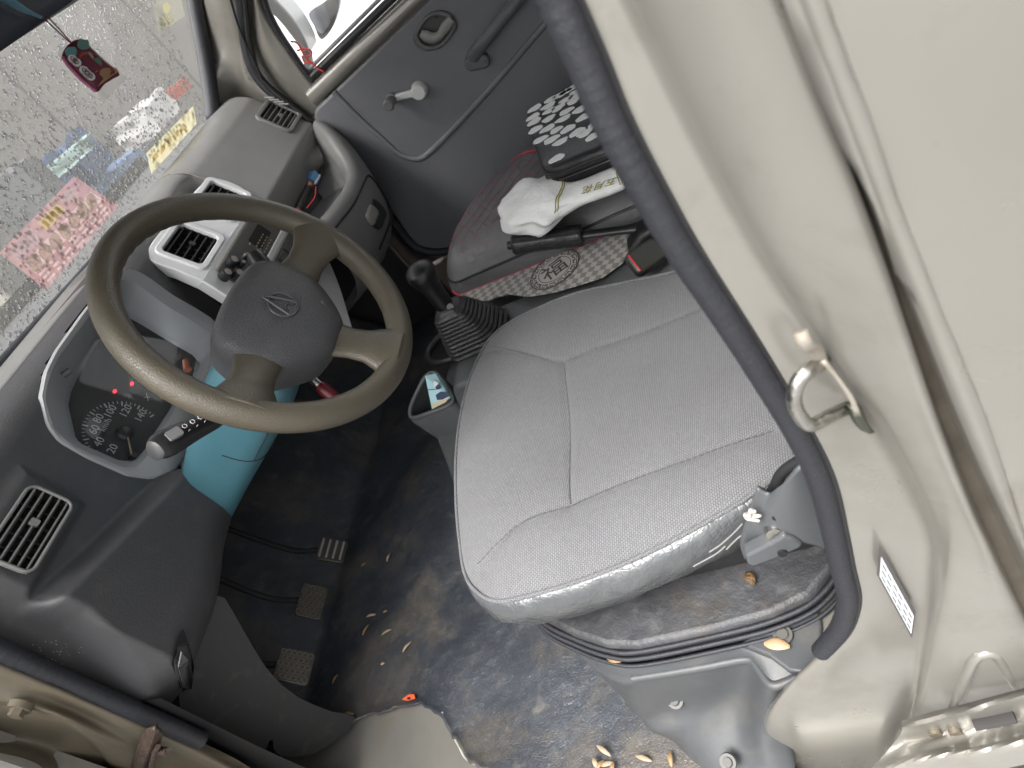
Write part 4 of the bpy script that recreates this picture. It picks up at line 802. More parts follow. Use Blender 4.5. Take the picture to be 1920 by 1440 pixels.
# ---- passenger side: tray, lip, glove box
lipc = [V(.48, .302, .576), V(.507, .300, .570), V(.56, .299, .556), V(.628, .298, .545), V(.70, .298, .537), V(.77, .300, .540), V(.815, .306, .562), V(.85, .318, .594), V(.89, .338, .622), V(.94, .37, .640)]
L1 = cr(lipc, 60)
def off(l, fn): return [p + fn(i / (len(l) - 1)) for i, p in enumerate(l)]
tr0 = off(L1, lambda t: V(-.10 * t ** 2, .12 - .05 * t, -.035 - .07 * t ** 2)); tr1 = off(L1, lambda t: V(-.045 * t ** 2, .045 - .02 * t, -.028 - .05 * t ** 2)); tr2 = off(L1, lambda t: V(-.018 * t ** 2, .014, -.010 - .012 * t))
tr3 = off(L1, lambda t: V(.004 * t, -.010 + .004 * t, .0)); tr4 = off(L1, lambda t: V(.014 * t, -.026 + .008 * t, -.018)); tr5 = off(L1, lambda t: V(.025 * t, -.034 + .012 * t, -.07)); tr6 = off(L1, lambda t: V(.03 * t, -.022 + .02 * t, -.14)); tr7 = off(L1, lambda t: V(.02 * t, .03, -.19 + .01 * t)); tr8 = off(L1, lambda t: V(0, .12, -.20))
patch("passenger_tray", [tr0, tr1, tr2, L1, tr3, tr4, tr5, tr6, tr7, tr8], 60, 60, DASH, dash, angle=None)
mk("tray_floor", [V(.53, .50, .530), V(.93, .50, .520), V(.85, .36, .516), V(.63, .31, .514), V(.50, .31, .530)], [(0, 1, 2, 3, 4)], DASH, dash, smooth=False)
mk("tray_back", [V(.58, .41, .50), V(.95, .41, .50), V(.95, .41, .66), V(.58, .41, .66)], [(0, 1, 2, 3)], DASHL, dash, smooth=False)
def LP(t, dy, dz):
    i = min(int(t * 59), 58); p = L1[i].lerp(L1[i + 1], t * 59 - i); return p + V(.02 * t, dy + .010 * t, dz)
tube("glovebox_seam", cr([LP(.12, -.030, -.030), LP(.35, -.031, -.028), LP(.55, -.031, -.030), LP(.63, -.034, -.045), LP(.655, -.034, -.075), LP(.64, -.030, -.115), LP(.58, -.022, -.14), LP(.3, -.022, -.14)], 60), .0024, BLACKM, dash, ns=6)
glh = LP(.40, -.036, -.075)
ghm = dome("glovebox_handle", Fr(glh, V(1, 0, 0), V(0, .12, 1)), rrect(.062, .030, .013, 6), 0, .006, M("latch_silver", (.34, .33, .31), .4, metal=.3), dash, c_bot=-.01)
slab("latch_pocket", Fr(LP(.44, -.0345, -.085), V(1, 0, 0), V(0, .12, 1)), rrect(.085, .05, .02, 6), -.006, .0005, BLACKP, dash)
pvf = Fr(cpu.o + cpu.n * .0, V(1, 0, 0), SLP)
pq = [pvf.px(*p) for p in ((486, 221), (509, 192), (557, 216), (541, 247))]
pva = sum(p[0] for p in pq) / 4; pvb = sum(p[1] for p in pq) / 4; pvw = abs(pq[1][0] - pq[0][0] + pq[2][0] - pq[3][0]) / 2; pvh = abs(pq[0][1] - pq[3][1] + pq[1][1] - pq[2][1]) / 2
bm = bmesh.new(); bm.from_mesh(tpad.data); kill = []
for fc in bm.faces:
    q = fc.calc_center_median() + ROOTS["dashboard"] - pvf.o; a, b, c = q.dot(pvf.u), q.dot(pvf.v), q.dot(pvf.n)
    if abs(c) < .05 and abs(a - pva) < pvw / 2 + .002 and abs(b - pvb) < pvh / 2 + .002: kill.append(fc)
bmesh.ops.delete(bm, geom=kill, context='FACES'); bm.to_mesh(tpad.data); bm.free()
vent(pvf, pva, pvb, pvw, pvh, 6, dash, DASHSH, rim=.010, proud=.006, depth=.03)
for i in range(4):
    p = U(514 + i * 9, 183 + i * 4, 'x', .945); v, f = g_tube([p, p + V(0, .02, .012)], .0022, 6); mk("defrost_rib", v, f, DASH, dash)
# ------------------------------------------------------------ steering wheel and column
TH = math.radians(59.5); wf = Fr(V(0, .071, .687), V(1, 0, 0), V(0, math.cos(TH), math.sin(TH)))
sw = thing("steering_wheel", "brown three-spoke steering wheel with grey centre pad", "steering wheel", wf.p(0, 0, -.05))
rimp = [wf.p(.1785 * math.cos(2 * math.pi * i / 160), .1785 * math.sin(2 * math.pi * i / 160), 0) for i in range(160)]
rv, rf = [], []
for i in range(160):
    an = 2 * math.pi * i / 160; c, s = math.cos(an), math.sin(an)
    side = abs(math.cos(an)); flute = .0006 * math.cos(an * 44) * (1 if -.9 < math.sin(an) < -.2 or math.sin(an) > .55 else 0)
    for k in range(24):
        t = 2 * math.pi * k / 24; rr = .0175 + (flute if math.sin(t) < .2 and math.cos(t) < 0 else 0)
        rad_ = .1785 + rr * math.cos(t); rv.append(wf.p(rad_ * c, rad_ * s, .0185 * math.sin(t)))
    j = (i + 1) % 160
    for k in range(24): rf.append((i * 24 + k, i * 24 + (k + 1) % 24, j * 24 + (k + 1) % 24, j * 24 + k))
mk("rim", rv, rf, WHEELM, sw, angle=None)
hubo = [(0, .046), (.045, .043), (.074, .034), (.089, .012), (.090, -.018), (.082, -.048), (.056, -.078), (.032, -.096), (.018, -.100), (-.018, -.100), (-.032, -.096), (-.056, -.078), (-.082, -.048), (-.090, -.018), (-.089, .012), (-.074, .034), (-.045, .043)]
hub = [(p.x, p.y) for p in cr([V(a, b, 0) for a, b in hubo], 90, True)]
R_ = []
for sc, c in ((.80, -.085), (.97, -.062), (1.03, -.030), (1.02, -.016), (1.0, -.009), (.965, -.004), (.90, .000), (.75, .0035), (.5, .006), (.25, .007)):
    R_.append([wf.p(a * sc, (b + .02) * sc - .02, c) for a, b in hub])
vv, ff = g_grid(R_, True); vv.append(wf.p(0, -.02, .0083)); t_ = len(vv) - 1; ff += [(t_ - 90 + i, t_ - 90 + (i + 1) % 90, t_) for i in range(90)]
padob = mk("hub_pad", vv, ff, PADM, sw, angle=50)
def spoke(path, rads, flat):
    P = cr([wf.p(*p) for p in path], 30); rr = [np.interp(i, np.linspace(0, 29, len(rads)), rads) for i in range(30)]
    return tube("spoke", P, rr, WHEELM, sw, ns=20, flat=flat, up=tuple(wf.n), angle=None)
for s in (1, -1): 
    spoke([(s * .066, -.018, -.016), (s * .095, -.021, -.014), (s * .125, -.024, -.008), (s * .15, -.026, -.002), (s * .178, -.028, 0)], [.030, .029, .025, .027, .036, .052], .40)
spoke([(0, -.075, -.018), (0, -.10, -.015), (0, -.128, -.008), (0, -.15, -.002), (0, -.178, 0)], [.033, .031, .027, .029, .040, .056], .38)
E1 = M("emblem_grey", (.075, .076, .08), .32, grain=(900, .2))
em = tube("emblem", [wf.p(.0200 * math.cos(k * math.pi / 24), -.020 + .0185 * math.sin(k * math.pi / 24), .0076) for k in range(48)], .0017, E1, padob, closed=True, ns=8)
tube("emblem_point", cr([wf.p(*p) for p in ((-.0135, -.033, .0078), (-.010, -.020, .0085), (-.004, -.002, .0083), (.0, .006, .0074), (.004, -.002, .0083), (.010, -.020, .0085), (.0135, -.033, .0078))], 40), .0017, E1, padob, ns=8)
tube("emblem_arch", cr([wf.p(*p) for p in ((-.0135, -.033, .0078), (-.006, -.0255, .0074), (0, -.024, .0085), (.006, -.0255, .0074), (.0135, -.033, .0078))], 24), .0016, E1, padob, ns=8)
slab("pad_scuff", wf, [(.032, -.062), (.036, -.060), (.037, -.065), (.033, -.066)], .0035, .0058, E1, padob)
col = thing("column_cover", "pale blue plastic steering column shroud with black stalks", "steering column", (0, .25, .45))
secs = ((.075, .046, .046, -.046), (.10, .058, .052, -.056), (.16, .064, .056, -.064), (.24, .058, .056, -.060), (.34, .046, .052, -.052), (.46, .030, .045, -.045))
rings = []
for s, w_, hu, hd in secs:
    o = wf.p(-.03 * sstep(.16, .46, s), -.015, -s); r = []
    for k in range(48):
        an = 2 * math.pi * k / 48; ca, sa = math.cos(an), math.sin(an); e = 2 / 3.2
        x = w_ * abs(ca) ** e * (1 if ca > 0 else -1); y = (hu if sa > 0 else -hd) * abs(sa) ** e * (1 if sa > 0 else -1); r.append(o + wf.u * x + wf.v * y)
    rings.append(r)
shr = ringloft("shroud", [[Vector(p) for p in c] for c in zip(*[cr([r[k] for r in rings], 20) for k in range(48)])], BLUE, col, cap0=True, cap1=True, angle=50)
def seam(k0, k1, i, n=40):
    pts = [];
    for k in range(k0, k1 + 1): q = [r[k % 48] for r in rings]; p = cr(q, 20)[i]; pts.append(p + (p - wf.p(0, -.015, -(.075 + .385 * i / 19))).normalized() * .0004)
    return pts
tube("shroud_seam", seam(24, 46, 9), .0009, BLACKM, shr, ns=6)
kk = 29; tube("shroud_seam", [cr([r[kk] for r in rings], 20)[i] + wf.v * -.0004 for i in range(3, 10)], .0009, BLACKM, shr, ns=6)
def WP(px, py, c): return wf.p(*wf.px(px, py, c), c)
stk = tube("turn_stalk", cr([WP(440, 762, -.105), WP(400, 787, -.10), WP(360, 806, -.095), WP(325, 824, -.090), WP(303, 836, -.087), WP(292, 843, -.086)], 40), [np.interp(i, [0, 10, 24, 34, 37, 39], [.0095, .0115, .015, .0172, .016, .0135]) for i in range(40)], BLACKP, col, ns=22, flat=.86, up=tuple(wf.n), angle=60)
slab("stalk_label", Fr(WP(326, 815, -.075), WP(345, 805, -.075) - WP(315, 822, -.075), wf.v), rrect(.018, .012, .002, 3), -.001, .0035, M("stalk_label", (.20, .20, .205), .4), stk)
SG_ = Fr(WP(352, 801, -.079), WP(345, 805, -.078) - WP(315, 822, -.078), wf.v)
for i in range(3):
    a = -.002 + i * .011
    tube("stalk_symbol", [SG_.p(a + .0028 * math.cos(k * 1.05), .003 + .0028 * math.sin(k * 1.05), .0006) for k in range(6)], .0004, PRINTW, stk, closed=True, ns=5)
    tube("stalk_symbol", [SG_.p(a - .001, -.005, .0006), SG_.p(a + .002, -.004, .0006)], .0004, PRINTW, stk, ns=5)
v, f = g_tube([WP(291, 844, -.086), WP(289, 845, -.0855)], [.0125, .009], 20); mk("stalk_cap", v, f, M("stalk_cap", (.04, .04, .04), .35), stk)
tube("wiper_stalk", cr([WP(540, 560, -.10), WP(505, 515, -.095), WP(485, 488, -.09), WP(476, 476, -.088)], 16), [.010] * 8 + [.012, .013, .014, .014, .014, .0135, .013, .0115], BLACKP, col, ns=18)
v, f = g_tube([WP(352, 694, -.10), WP(348, 676, -.10)], [.005, .004], 14); mk("orange_switch", v, f, M("orange_plastic", (.16, .05, .025), .4), col)
ky = thing("ignition_key", "red fob key hanging below the wheel hub on the far side", "key", WP(600, 725, -.14))
mk("fob", *join([g_tube(cr([WP(598, 722, -.14), WP(612, 734, -.142), WP(632, 750, -.144)], 8), [.008, .0095, .010, .010, .010, .010, .009, .006], 12)]), M("dark_red_fob", (.12, .008, .014), .35), ky)
mk("blade", *g_tube([WP(584, 708, -.138), WP(599, 723, -.14)], .006, 8, flat=.4), CHROME, ky)
tube("key_strap", cr([WP(580, 716, -.14), WP(590, 722, -.142), WP(596, 726, -.142)], 8), .002, BLACKP, ky, ns=6)

# ------------------------------------------------------------ floor, seat box, trims
mt_ = thing("floor_mat", "scuffed black rubber floor mat with dust and seed pods", "floor mat", (.1, .3, 0))
def fz(x, y): 
    z = .004 + (max(y - .60, 0)) * 1.1
    return z + .004 * math.sin(x * 23 + y * 9) * math.sin(y * 17 - x * 5) + .006 * math.exp(-((x + .1) ** 2 + (y - .05) ** 2) / .01)
edge = [(-.385, -.22), (-.372, -.1), (-.362, .02), (-.350, .12), (-.335, .175), (-.295, .215), (-.252, .25), (-.232, .29), (-.224, .34), (-.226, .40), (-.238, .48), (-.25, .58), (-.25, .68), (-.25, .8)]
ed = cr([V(a, b, 0) for a, b in edge], 90); gx = np.r_[0, .004, .012, .025, np.linspace(.05, 1.2, 70)]
rows = []
for i, p in enumerate(ed):
    jag = .004 * math.sin(i * .9) * math.sin(i * .37) + .002 * math.sin(i * 2.7)
    row = []
    for j, g in enumerate(gx):
        x = p.x + jag * math.exp(-g * 30) + g; row.append(V(x, p.y, fz(x, p.y) + (.010 * math.exp(-g / .012) if p.y > .16 else 0)))
    rows.append(row)
v, f = g_grid(rows); mk("mat_sheet", v, f, MATM, mt_, angle=None, solid=.004)
tube("mat_edge_wire", cr([V(-.246, .25, .010), V(-.268, .235, .008), V(-.30, .212, .006), V(-.325, .19, .005), V(-.345, .14, .004)], 30), .0022, M("pale_wire", (.45, .42, .36), .5), cab, ns=8)
bx = thing("seat_box", "grimy rubber-topped engine box under the driver's seat", "engine cover", (0, -.3, 0))
bo = [(.25, -.03), (-.2, -.04), (-.243, -.068), (-.275, -.115), (-.298, -.16), (-.307, -.2), (-.306, -.30), (-.302, -.36), (-.29, -.405), (-.262, -.438), (-.22, -.46), (-.2, -.64), (.25, -.64)]
bxf = Fr(V(0, 0, 0), V(1, 0, 0), V(0, 1, 0))
slab("box_top", bxf, bo, .19, .222, BOXM, bx, bevel=.008)
slab("box_body", bxf, [(a * .97, b) for a, b in bo], .0, .19, GREYP, bx)
ep = cr([V(a, b, .212) for a, b in bo[1:11]], 80); cn = V(0, -.25, .2)
for k, (o, z) in enumerate(((.002, .212), (.007, .205), (.011, .195))):
    tube("edge_rubber", [V(p.x, p.y, z) + (V(p.x - .05, p.y + .28, 0)).normalized() * o for p in ep], .0033 - .0003 * k, RUBBER, bx, ns=10)
T_ = [U(*p, 'z', .186) for p in ((1012, 1152), (1070, 1205), (1130, 1242), (1190, 1248), (1350, 1220), (1470, 1182), (1530, 1150))]
R1 = [U(*p, 'z', .168) for p in ((1016, 1158), (1076, 1218), (1140, 1262), (1195, 1271), (1300, 1254), (1400, 1236), (1446, 1284), (1495, 1268), (1548, 1222))]
R2 = [U(*p, 'z', .155) for p in ((1018, 1160), (1080, 1224), (1146, 1276), (1196, 1285), (1300, 1266), (1396, 1248), (1438, 1300), (1490, 1282), (1546, 1230))]
R3 = [U(*p, 'z', .085) for p in ((1022, 1162), (1085, 1226), (1160, 1300), (1205, 1338), (1300, 1322), (1385, 1306), (1430, 1360), (1470, 1340), (1520, 1275))]
R4 = [U(*p, 'z', .055) for p in ((1026, 1164), (1092, 1230), (1180, 1318), (1228, 1372), (1320, 1362), (1382, 1352), (1428, 1400), (1466, 1380), (1495, 1320))]
R5 = [U(*p, 'z', .016) for p in ((1030, 1166), (1100, 1230), (1200, 1328), (1270, 1398), (1320, 1442), (1390, 1470), (1440, 1478), (1490, 1440), (1480, 1370))]
trim = patch("side_trim", [T_, R1, R2, R3, R4, R5], 110, 60, GREYP, bx, angle=None)
tube("trim_shoulder", cr([U(*p, 'z', .167) for p in ((1186, 1272), (1250, 1262), (1320, 1250), (1400, 1236), (1420, 1252), (1446, 1284), (1475, 1279), (1500, 1266))], 60), .0055, GREYP, bx, ns=12)
def zat(px, py, z): return U(px, py, 'z', z)
for p, z, r in (((1267, 1312), .096, .0085), ((1366, 1428), .045, .008)):
    c = zat(*p, z); v, f = join([g_tube([c, c + V(-.002, 0, .004)], [r * 1.35, r * 1.25], 20), g_tube([c + V(-.002, 0, .003), c + V(-.003, 0, .007)], [r * .8, r * .7], 16)]); mk("trim_screw", v, f, M("screw_grey%d" % p[0], (.085, .083, .078), .5), bx)
tabf = [zat(*p, .196) for p in ((1385, 1206), (1420, 1185), (1470, 1163), (1520, 1148), (1537, 1146), (1541, 1175), (1535, 1215), (1548, 1225), (1508, 1262), (1480, 1258), (1440, 1228))]
mk("trim_tab", tabf + [p + V(0, 0, -.012) for p in tabf], [tuple(range(11))] + [(i, (i + 1) % 11, 11 + (i + 1) % 11, 11 + i) for i in range(11)], GREYP, bx, bevel=.003)
c = zat(1469, 1192, .198); v, f = join([g_tube([c, c + V(0, 0, .003)], .0105, 20), g_tube([c + V(0, 0, .003), c + V(0, 0, .0055)], [.0068, .006], 16)]); mk("tab_screw", v, f, M("tab_screw_grey", (.10, .096, .088), .5), bx)
c = zat(1447, 1186, .198); v, f = boxv(c.x - .004, c.x + .004, c.y - .005, c.y + .005, c.z, c.z + .004); mk("tab_lug", v, f, GREYP, bx)
mk("inner_bare_metal", [zat(*p, .19) for p in ((1480, 1175), (1570, 1060), (1600, 1080), (1600, 1150), (1560, 1200), (1530, 1210))], [tuple(range(6))], PAINT, cab, smooth=False)
# torn kick panel by the pedals
kp0 = U(395, 1170, 'y', .46); kp1 = U(560, 1418, 'x', -.305); kp2 = U(660, 1342, 'z', .02); kn = (kp1 - kp0).cross(kp2 - kp0).normalized()
kpx = [(330, 1180), (340, 1400), (386, 1386), (420, 1398), (462, 1404), (490, 1412), (499, 1402), (505, 1388), (511, 1386), (513, 1404), (522, 1414), (545, 1420), (585, 1414), (602, 1404), (618, 1396), (636, 1380), (652, 1372), (660, 1356), (668, 1346), (650, 1338), (622, 1334), (590, 1322), (560, 1308), (528, 1284), (500, 1254), (478, 1220), (455, 1180), (436, 1146), (420, 1120), (380, 1110)]
kq = [UP(*p, kp0, kn) for p in kpx]
solo(mk("kick_panel", kq, [tuple(range(len(kq)))], M("thin_black_plastic", (.020, .020, .020), .5, grain=(800, .4), dust=(30, .55, (.07, .065, .06), .6)), smooth=False, solid=.003), "torn thin black plastic kick panel beside the pedals", "kick panel")
patch("toe_wall", [[V(-.345, y, z) for y, z in ((.40, .42), (.42, .2), (.42, .0))], [V(-.335, y, z) for y, z in ((.60, .42), (.62, .2), (.62, 0))], [V(-.33, y, z) for y, z in ((.85, .42), (.86, .3), (.80, .1))]], 8, 8, BLACKP, cab)
# small pocket in the dash's lower edge
def FS(px, py, off=.0):
    y = .39
    for k in range(12): q = U(px, py, 'y', y - off); y = .5 * y + .5 * gface(q.x, q.z)
    return U(px, py, 'y', y - off)
dpk = [FS(*p, .006) for p in ((343, 1178), (353, 1205), (364, 1248), (360, 1290), (352, 1318), (338, 1290), (322, 1245), (331, 1210))]
dp_ = mk("lower_pocket", dpk, [tuple(range(8))], BLACKM, dash, smooth=False)
lv_ = [FS(*p, .010) for p in ((340, 1222), (352, 1236), (362, 1268), (357, 1296), (350, 1312), (344, 1288), (334, 1250))]
mk("release_lever", lv_, [tuple(range(7))], GREYP, dp_, smooth=False, solid=.003)
sc = []
for k in range(26):
    a = FS(120 + random.gauss(0, 26), 1218 - random.gauss(0, 10), .0006); sc.append(([a, a + V(.001 * random.random(), 0, .0016), a + V(.0016, 0, .0006), a + V(.0008, 0, -.0008)], [(0, 1, 2, 3)]))
mk("scratch_marks", *join(sc), LIGHTGREY, dash, smooth=False, kind="stuff")
# pedals
def pedal(name, label, px, y, w, h, tilt, hexes):
    c = U(*px, 'y', y); root = thing(name, label, "pedal", c)
    fr = Fr(c, V(1, 0, 0), V(0, math.sin(tilt), math.cos(tilt))); pm = M(name + "_rubber", (.035, .030, .025), .5, dust=(40, .5, (.07, .058, .042), .6)) 
    slab("pedal_pad", fr, rrect(w, h, .008), -.008, .0, pm, root, bevel=.002)
    if hexes:
        tp = []
        nx_, nz_ = int(w / .0105), int(h / .0095)
        for i in range(nx_):
            for j in range(nz_):
                a = -w / 2 + .008 + i * .0105; b = -h / 2 + .008 + j * .0095 + (.0047 if i % 2 else 0)
                if abs(b) < h / 2 - .004 and abs(a) < w / 2 - .004:
                    ho = [(a + .0053 * math.cos(k * math.pi / 3), b + .0053 * math.sin(k * math.pi / 3)) for k in range(6)]; hi = [(a + .0038 * math.cos(k * math.pi / 3), b + .0038 * math.sin(k * math.pi / 3)) for k in range(6)]
                    vq = [fr.p(x, y2, .0) for x, y2 in ho] + [fr.p(x, y2, .0022) for x, y2 in ho] + [fr.p(x, y2, .0022) for x, y2 in hi] + [fr.p(x, y2, .0) for x, y2 in hi]; fq = []
                    for k in range(6):
                        l = (k + 1) % 6; fq += [(k, l, 6 + l, 6 + k), (6 + k, 6 + l, 12 + l, 12 + k), (12 + k, 12 + l, 18 + l, 18 + k)]
                    tp.append((vq, fq))
        mk("hex_tread", *join(tp), M(name + "_tread", (.085, .074, .058), .45), root, smooth=False)
    else:
        for i in range(4): slab("pedal_rib", fr, rrect(w * .8, .005, .002, 3, 0, -h * .36 + i * h * .24), .0, .004, M("rib%d" % i, (.30, .29, .26), .3, metal=.5), root, bevel=.001)
    tube("pedal_arm", cr([fr.p(0, h / 2 - .01, -.008), fr.p(0, h / 2 + .06, -.03), fr.p(.01, h / 2 + .2, -.0)], 12), .006, BLACKM, root)
pedal("clutch_pedal", "leftmost pedal, dusty hexagon-patterned pad near the torn panel", (552, 1248), .47, .058, .062, .65, True)
pedal("brake_pedal", "middle pedal with hexagon-patterned pad in the dark footwell", (585, 1126), .52, .070, .052, .65, True)
pedal("throttle_pedal", "farthest pedal with shiny metal ribs in the dark footwell", (622, 1030), .54, .055, .060, .8, False)

# ------------------------------------------------------------ driver's seat
seat = thing("cab_seat", "light grey woven driver's seat with silver vinyl side", "car seat", (-.02, -.25, .2))
sO = [U(*p, 'z', .350) for p in ((872, 1074), (862, 1010), (856, 940), (856, 850), (866, 770), (885, 700), (915, 640), (955, 605), (1010, 577), (1080, 550), (1180, 528), (1270, 508))] + [V(.175, -.43, .35), V(.13, -.465, .35), V(.0, -.475, .35), V(-.14, -.475, .35)] + [U(*p, 'z', .350) for p in ((1482, 862), (1462, 885), (1432, 908), (1395, 935), (1340, 967), (1270, 1006), (1180, 1050), (1100, 1082), (1010, 1110), (935, 1125), (895, 1108))]
NS = 320; so_ = cr(sO, NS, True); sc_ = V(-.03, -.23, .35)
def s2(l): return [(p.x, p.y) for p in cr([U(*q, 'z', .366) for q in l], 60)]
SE = [s2(((1330, 562), (1228, 605), (1131, 644), (1053, 676), (1015, 674), (970, 664), (937, 659), (900, 657))), s2(((1440, 800), (1350, 832), (1277, 860), (1180, 901), (1068, 950), (986, 984), (937, 1028), (903, 1064))), s2(((1056, 680), (1064, 760), (1068, 838), (1069, 945)))]
SEA = [np.array(s) for s in SE]
def stop(x, y, s):
    z = .349 + .024 * (1 - s ** 5) ** .8 if s < 1 else .349
    q = np.array((x, y)); 
    z += .05 * (y + .22) * (1 - s ** 3)
    z -= .013 * math.exp(-(((x + .02) / .13) ** 2 + ((y + .30) / .16) ** 2))
    for S in SEA:
        d = math.sqrt(((S - q) ** 2).sum(1).min()); z -= .0022 * math.exp(-(d / .005) ** 2) + .002 * math.exp(-(d / .022) ** 2)
    z += .0012 * math.sin(x * 40 + y * 23) * math.sin(y * 31)
    return z
NRg = 64; rows = []
for k in range(NRg):
    s = 1 - (k / NRg); rows.append([V(sc_.x + (p.x - sc_.x) * s, sc_.y + (p.y - sc_.y) * s, 0) for p in so_])
    for p in rows[-1]: p.z = stop(p.x, p.y, s)
v, f = g_grid(rows, True); v.append(V(sc_.x, sc_.y, stop(sc_.x, sc_.y, 0))); t_ = len(v) - 1; f += [(t_ - NS + i, t_ - NS + (i + 1) % NS, t_) for i in range(NS)]
cush = mk("cushion", v, f, FABRIC, seat, angle=None)
def out_(p, d): q = V(p.x - sc_.x, p.y - sc_.y, 0).normalized(); return V(p.x, p.y, 0) + q * d
vr = []
for d, z in ((-.003, .3475), (.004, .346), (.010, .336), (.012, .318), (.006, .295), (-.006, .272), (-.02, .255), (-.05, .245)):
    vr.append([V(*out_(p, d + .0025 * math.sin(i * .35 + z * 160) * math.sin(i * .13)).xy, z - .018 * sstep(-.02, .06, p.y + .1) * 0) for i, p in enumerate(so_)])
ringloft("vinyl_side", vr, VINYL, seat, angle=None)
tube("cushion_piping", [V(*out_(p, .001).xy, .3495) for p in so_], .0024, FABRIC, seat, closed=True, ns=8)
STC = M("seam_thread", (.11, .11, .112), .8)
for S in SE:
    dash_ = []
    L = poly([V(a, b, 0) for a, b in S], 150)
    for i in range(0, 148, 3):
        a, b = L[i], L[i + 2]; 
        def zz(p):
            s = 0.5; return stop(p.x, p.y, s) + .0012
        dash_.append(g_tube([V(a.x, a.y, zz(a)), V(b.x, b.y, zz(b))], .0008, 5))
    mk("stitching", *join(dash_), STC, seat, kind="stuff")
# backrest
bk = []
for t in np.linspace(0, 1, 14):
    yb, zb = -.475 - .13 * t, .34 + .62 * t; w_ = .20 * (1 - .25 * t ** 3); d_ = .055 * (1 - .3 * t)
    bk.append([V(w_ * math.copysign(abs(math.cos(a)) ** .5, math.cos(a)) - .01, yb - .06 + d_ * math.copysign(abs(math.sin(a)) ** .6, math.sin(a)), zb) for a in np.linspace(0, 2 * math.pi, 40, endpoint=False)])
ringloft("backrest", bk, FABRIC2, seat, cap0=True, cap1=True, angle=None)
# side cover of the recliner
rcx = [[U(*p, 'x', x) for p in l] for l, x in ((((1396, 1046), (1388, 1012), (1404, 960), (1420, 912)), -.276), (((1424, 1040), (1420, 1000), (1428, 960), (1446, 924)), -.281), (((1470, 1012), (1462, 975), (1462, 945), (1470, 905)), -.292), (((1520, 1018), (1506, 970), (1500, 925), (1496, 876)), -.294), (((1590, 1040), (1570, 980), (1545, 920), (1520, 860)), -.288))]
rc = patch("recliner_cover", rcx, 26, 30, STEELP, seat, solid=.004)
for p, x, r in (((1452, 999), -.292, .0078), ((1454, 968), -.2895, .0032)):
    c = U(*p, 'x', x); v, f = g_tube([c + V(.004, 0, 0), c + V(-.003, 0, .001)], [r * 1.2, r], 16); mk("cover_screw", v, f, CHROME if r > .004 else BLACKM, rc)
brp = [U(*p, 'x', -.30) for p in ((1398, 1044), (1402, 1060), (1412, 1064), (1455, 1048), (1502, 1028), (1506, 1020), (1490, 1010), (1470, 1004), (1460, 1012))]
brk = mk("seat_bracket", brp + [p + V(.014, 0, 0) for p in brp], [tuple(range(9))] + [(i, (i + 1) % 9, 9 + (i + 1) % 9, 9 + i) for i in range(9)], STEELP, seat, bevel=.003)
c = U(1467, 1036, 'x', -.3005); v, f = g_tube([c + V(.004, 0, 0), c + V(-.002, 0, 0)], .0048, 14); mk("bracket_hole", v, f, BLACKM, brk)
box("seat_rail", (-.235, -.215, -.52, -.08, .222, .245), BLACKP, seat, bevel=.003); box("seat_rail", (.16, .185, -.52, -.06, .222, .25), BLACKP, seat, bevel=.003)
box("seat_pan", (-.235, .17, -.47, -.06, .238, .262), BLACKP, seat, bevel=.004)
tube("cover_gap_strip", cr([U(*p, 'x', -.262) for p in ((1440, 930), (1452, 915), (1462, 893), (1474, 880), (1492, 868), (1510, 860))], 20), .0055, BLACKM, seat)
fo = []
for i in range(9):
    c = U(1406 + random.uniform(-8, 8), 964 + random.uniform(-6, 8), 'x', -.287); fo.append(g_tube([c, c + V(random.uniform(-.006, .002), random.uniform(-.008, .008), random.uniform(-.006, .008))], [.0032, .0016], 7))
mk("torn_foam", *join(fo), M("foam", (.45, .43, .38), .9), seat)
ls = [tube("vinyl_crack", cr([U(*p, 'x', -.292) for p in q], 10), .0008, M("crack%d" % i, (.22, .22, .215), .5), seat, ns=5) for i, q in enumerate((((1330, 1035), (1350, 1022), (1375, 1000), (1392, 982)), ((1300, 1062), (1340, 1040), (1360, 1024)), ((1362, 1030), (1380, 1012), (1390, 1004))))]

# ------------------------------------------------------------ console, gear lever, handbrake
con = thing("centre_console", "dark grey plastic console with a side pocket beside the seat", "console", (.28, 0, 0))
cf = Fr(V(.20, 0, 0), V(0, 1, 0), V(0, 0, 1))   # normal +X
cprof = [(-.40, .0), (-.40, .27), (-.10, .285), (.04, .292), (.085, .295), (.098, .286), (.112, .245), (.160, .225), (.20, .20), (.232, .12), (.285, .0)]
slab("console_body", cf, cprof, 0, .19, CONSOLE, con, bevel=.012)
lipp = [U(773, 783, 'x', .196), U(800, 776, 'x', .192), U(834, 763, 'x', .194), U(850, 750, 'x', .205), U(836, 722, 'x', .238), U(818, 700, 'x', .255), U(800, 704, 'x', .258), U(783, 733, 'x', .24), U(770, 765, 'x', .214)]
lpc = cr(lipp, 60, True)
tube("pocket_lip", lpc, .0042, CONSOLE, con, closed=True, ns=10)
lc = sum(lpc, V(0, 0, 0)) / 60
ringloft("pocket_well", [lpc, [p.lerp(lc, .12) + V(.01, .0, -.03) for p in lpc], [p.lerp(lc, .2) + V(.015, 0, -.055) for p in lpc]], M("pocket_dark", (.04, .042, .043), .5), con, cap1=True, angle=None)
ringloft("pocket_shell", [lpc, [p + (p - lc) * .10 + V(0, 0, -.01) for p in lpc], [p + (p - lc) * .04 + V(.01, 0, -.08) for p in lpc], [p + V(.02, -.0, -.20) for p in lpc]], CONSOLE, con, angle=None)
cdq = [U(797, 705, 'x', .238), U(817, 701, 'x', .246), U(844, 746, 'x', .208), U(810, 768, 'x', .203)]
cdt = thing("printed_pack", "small pale blue printed pack in the console pocket", "pack", cdq[3])
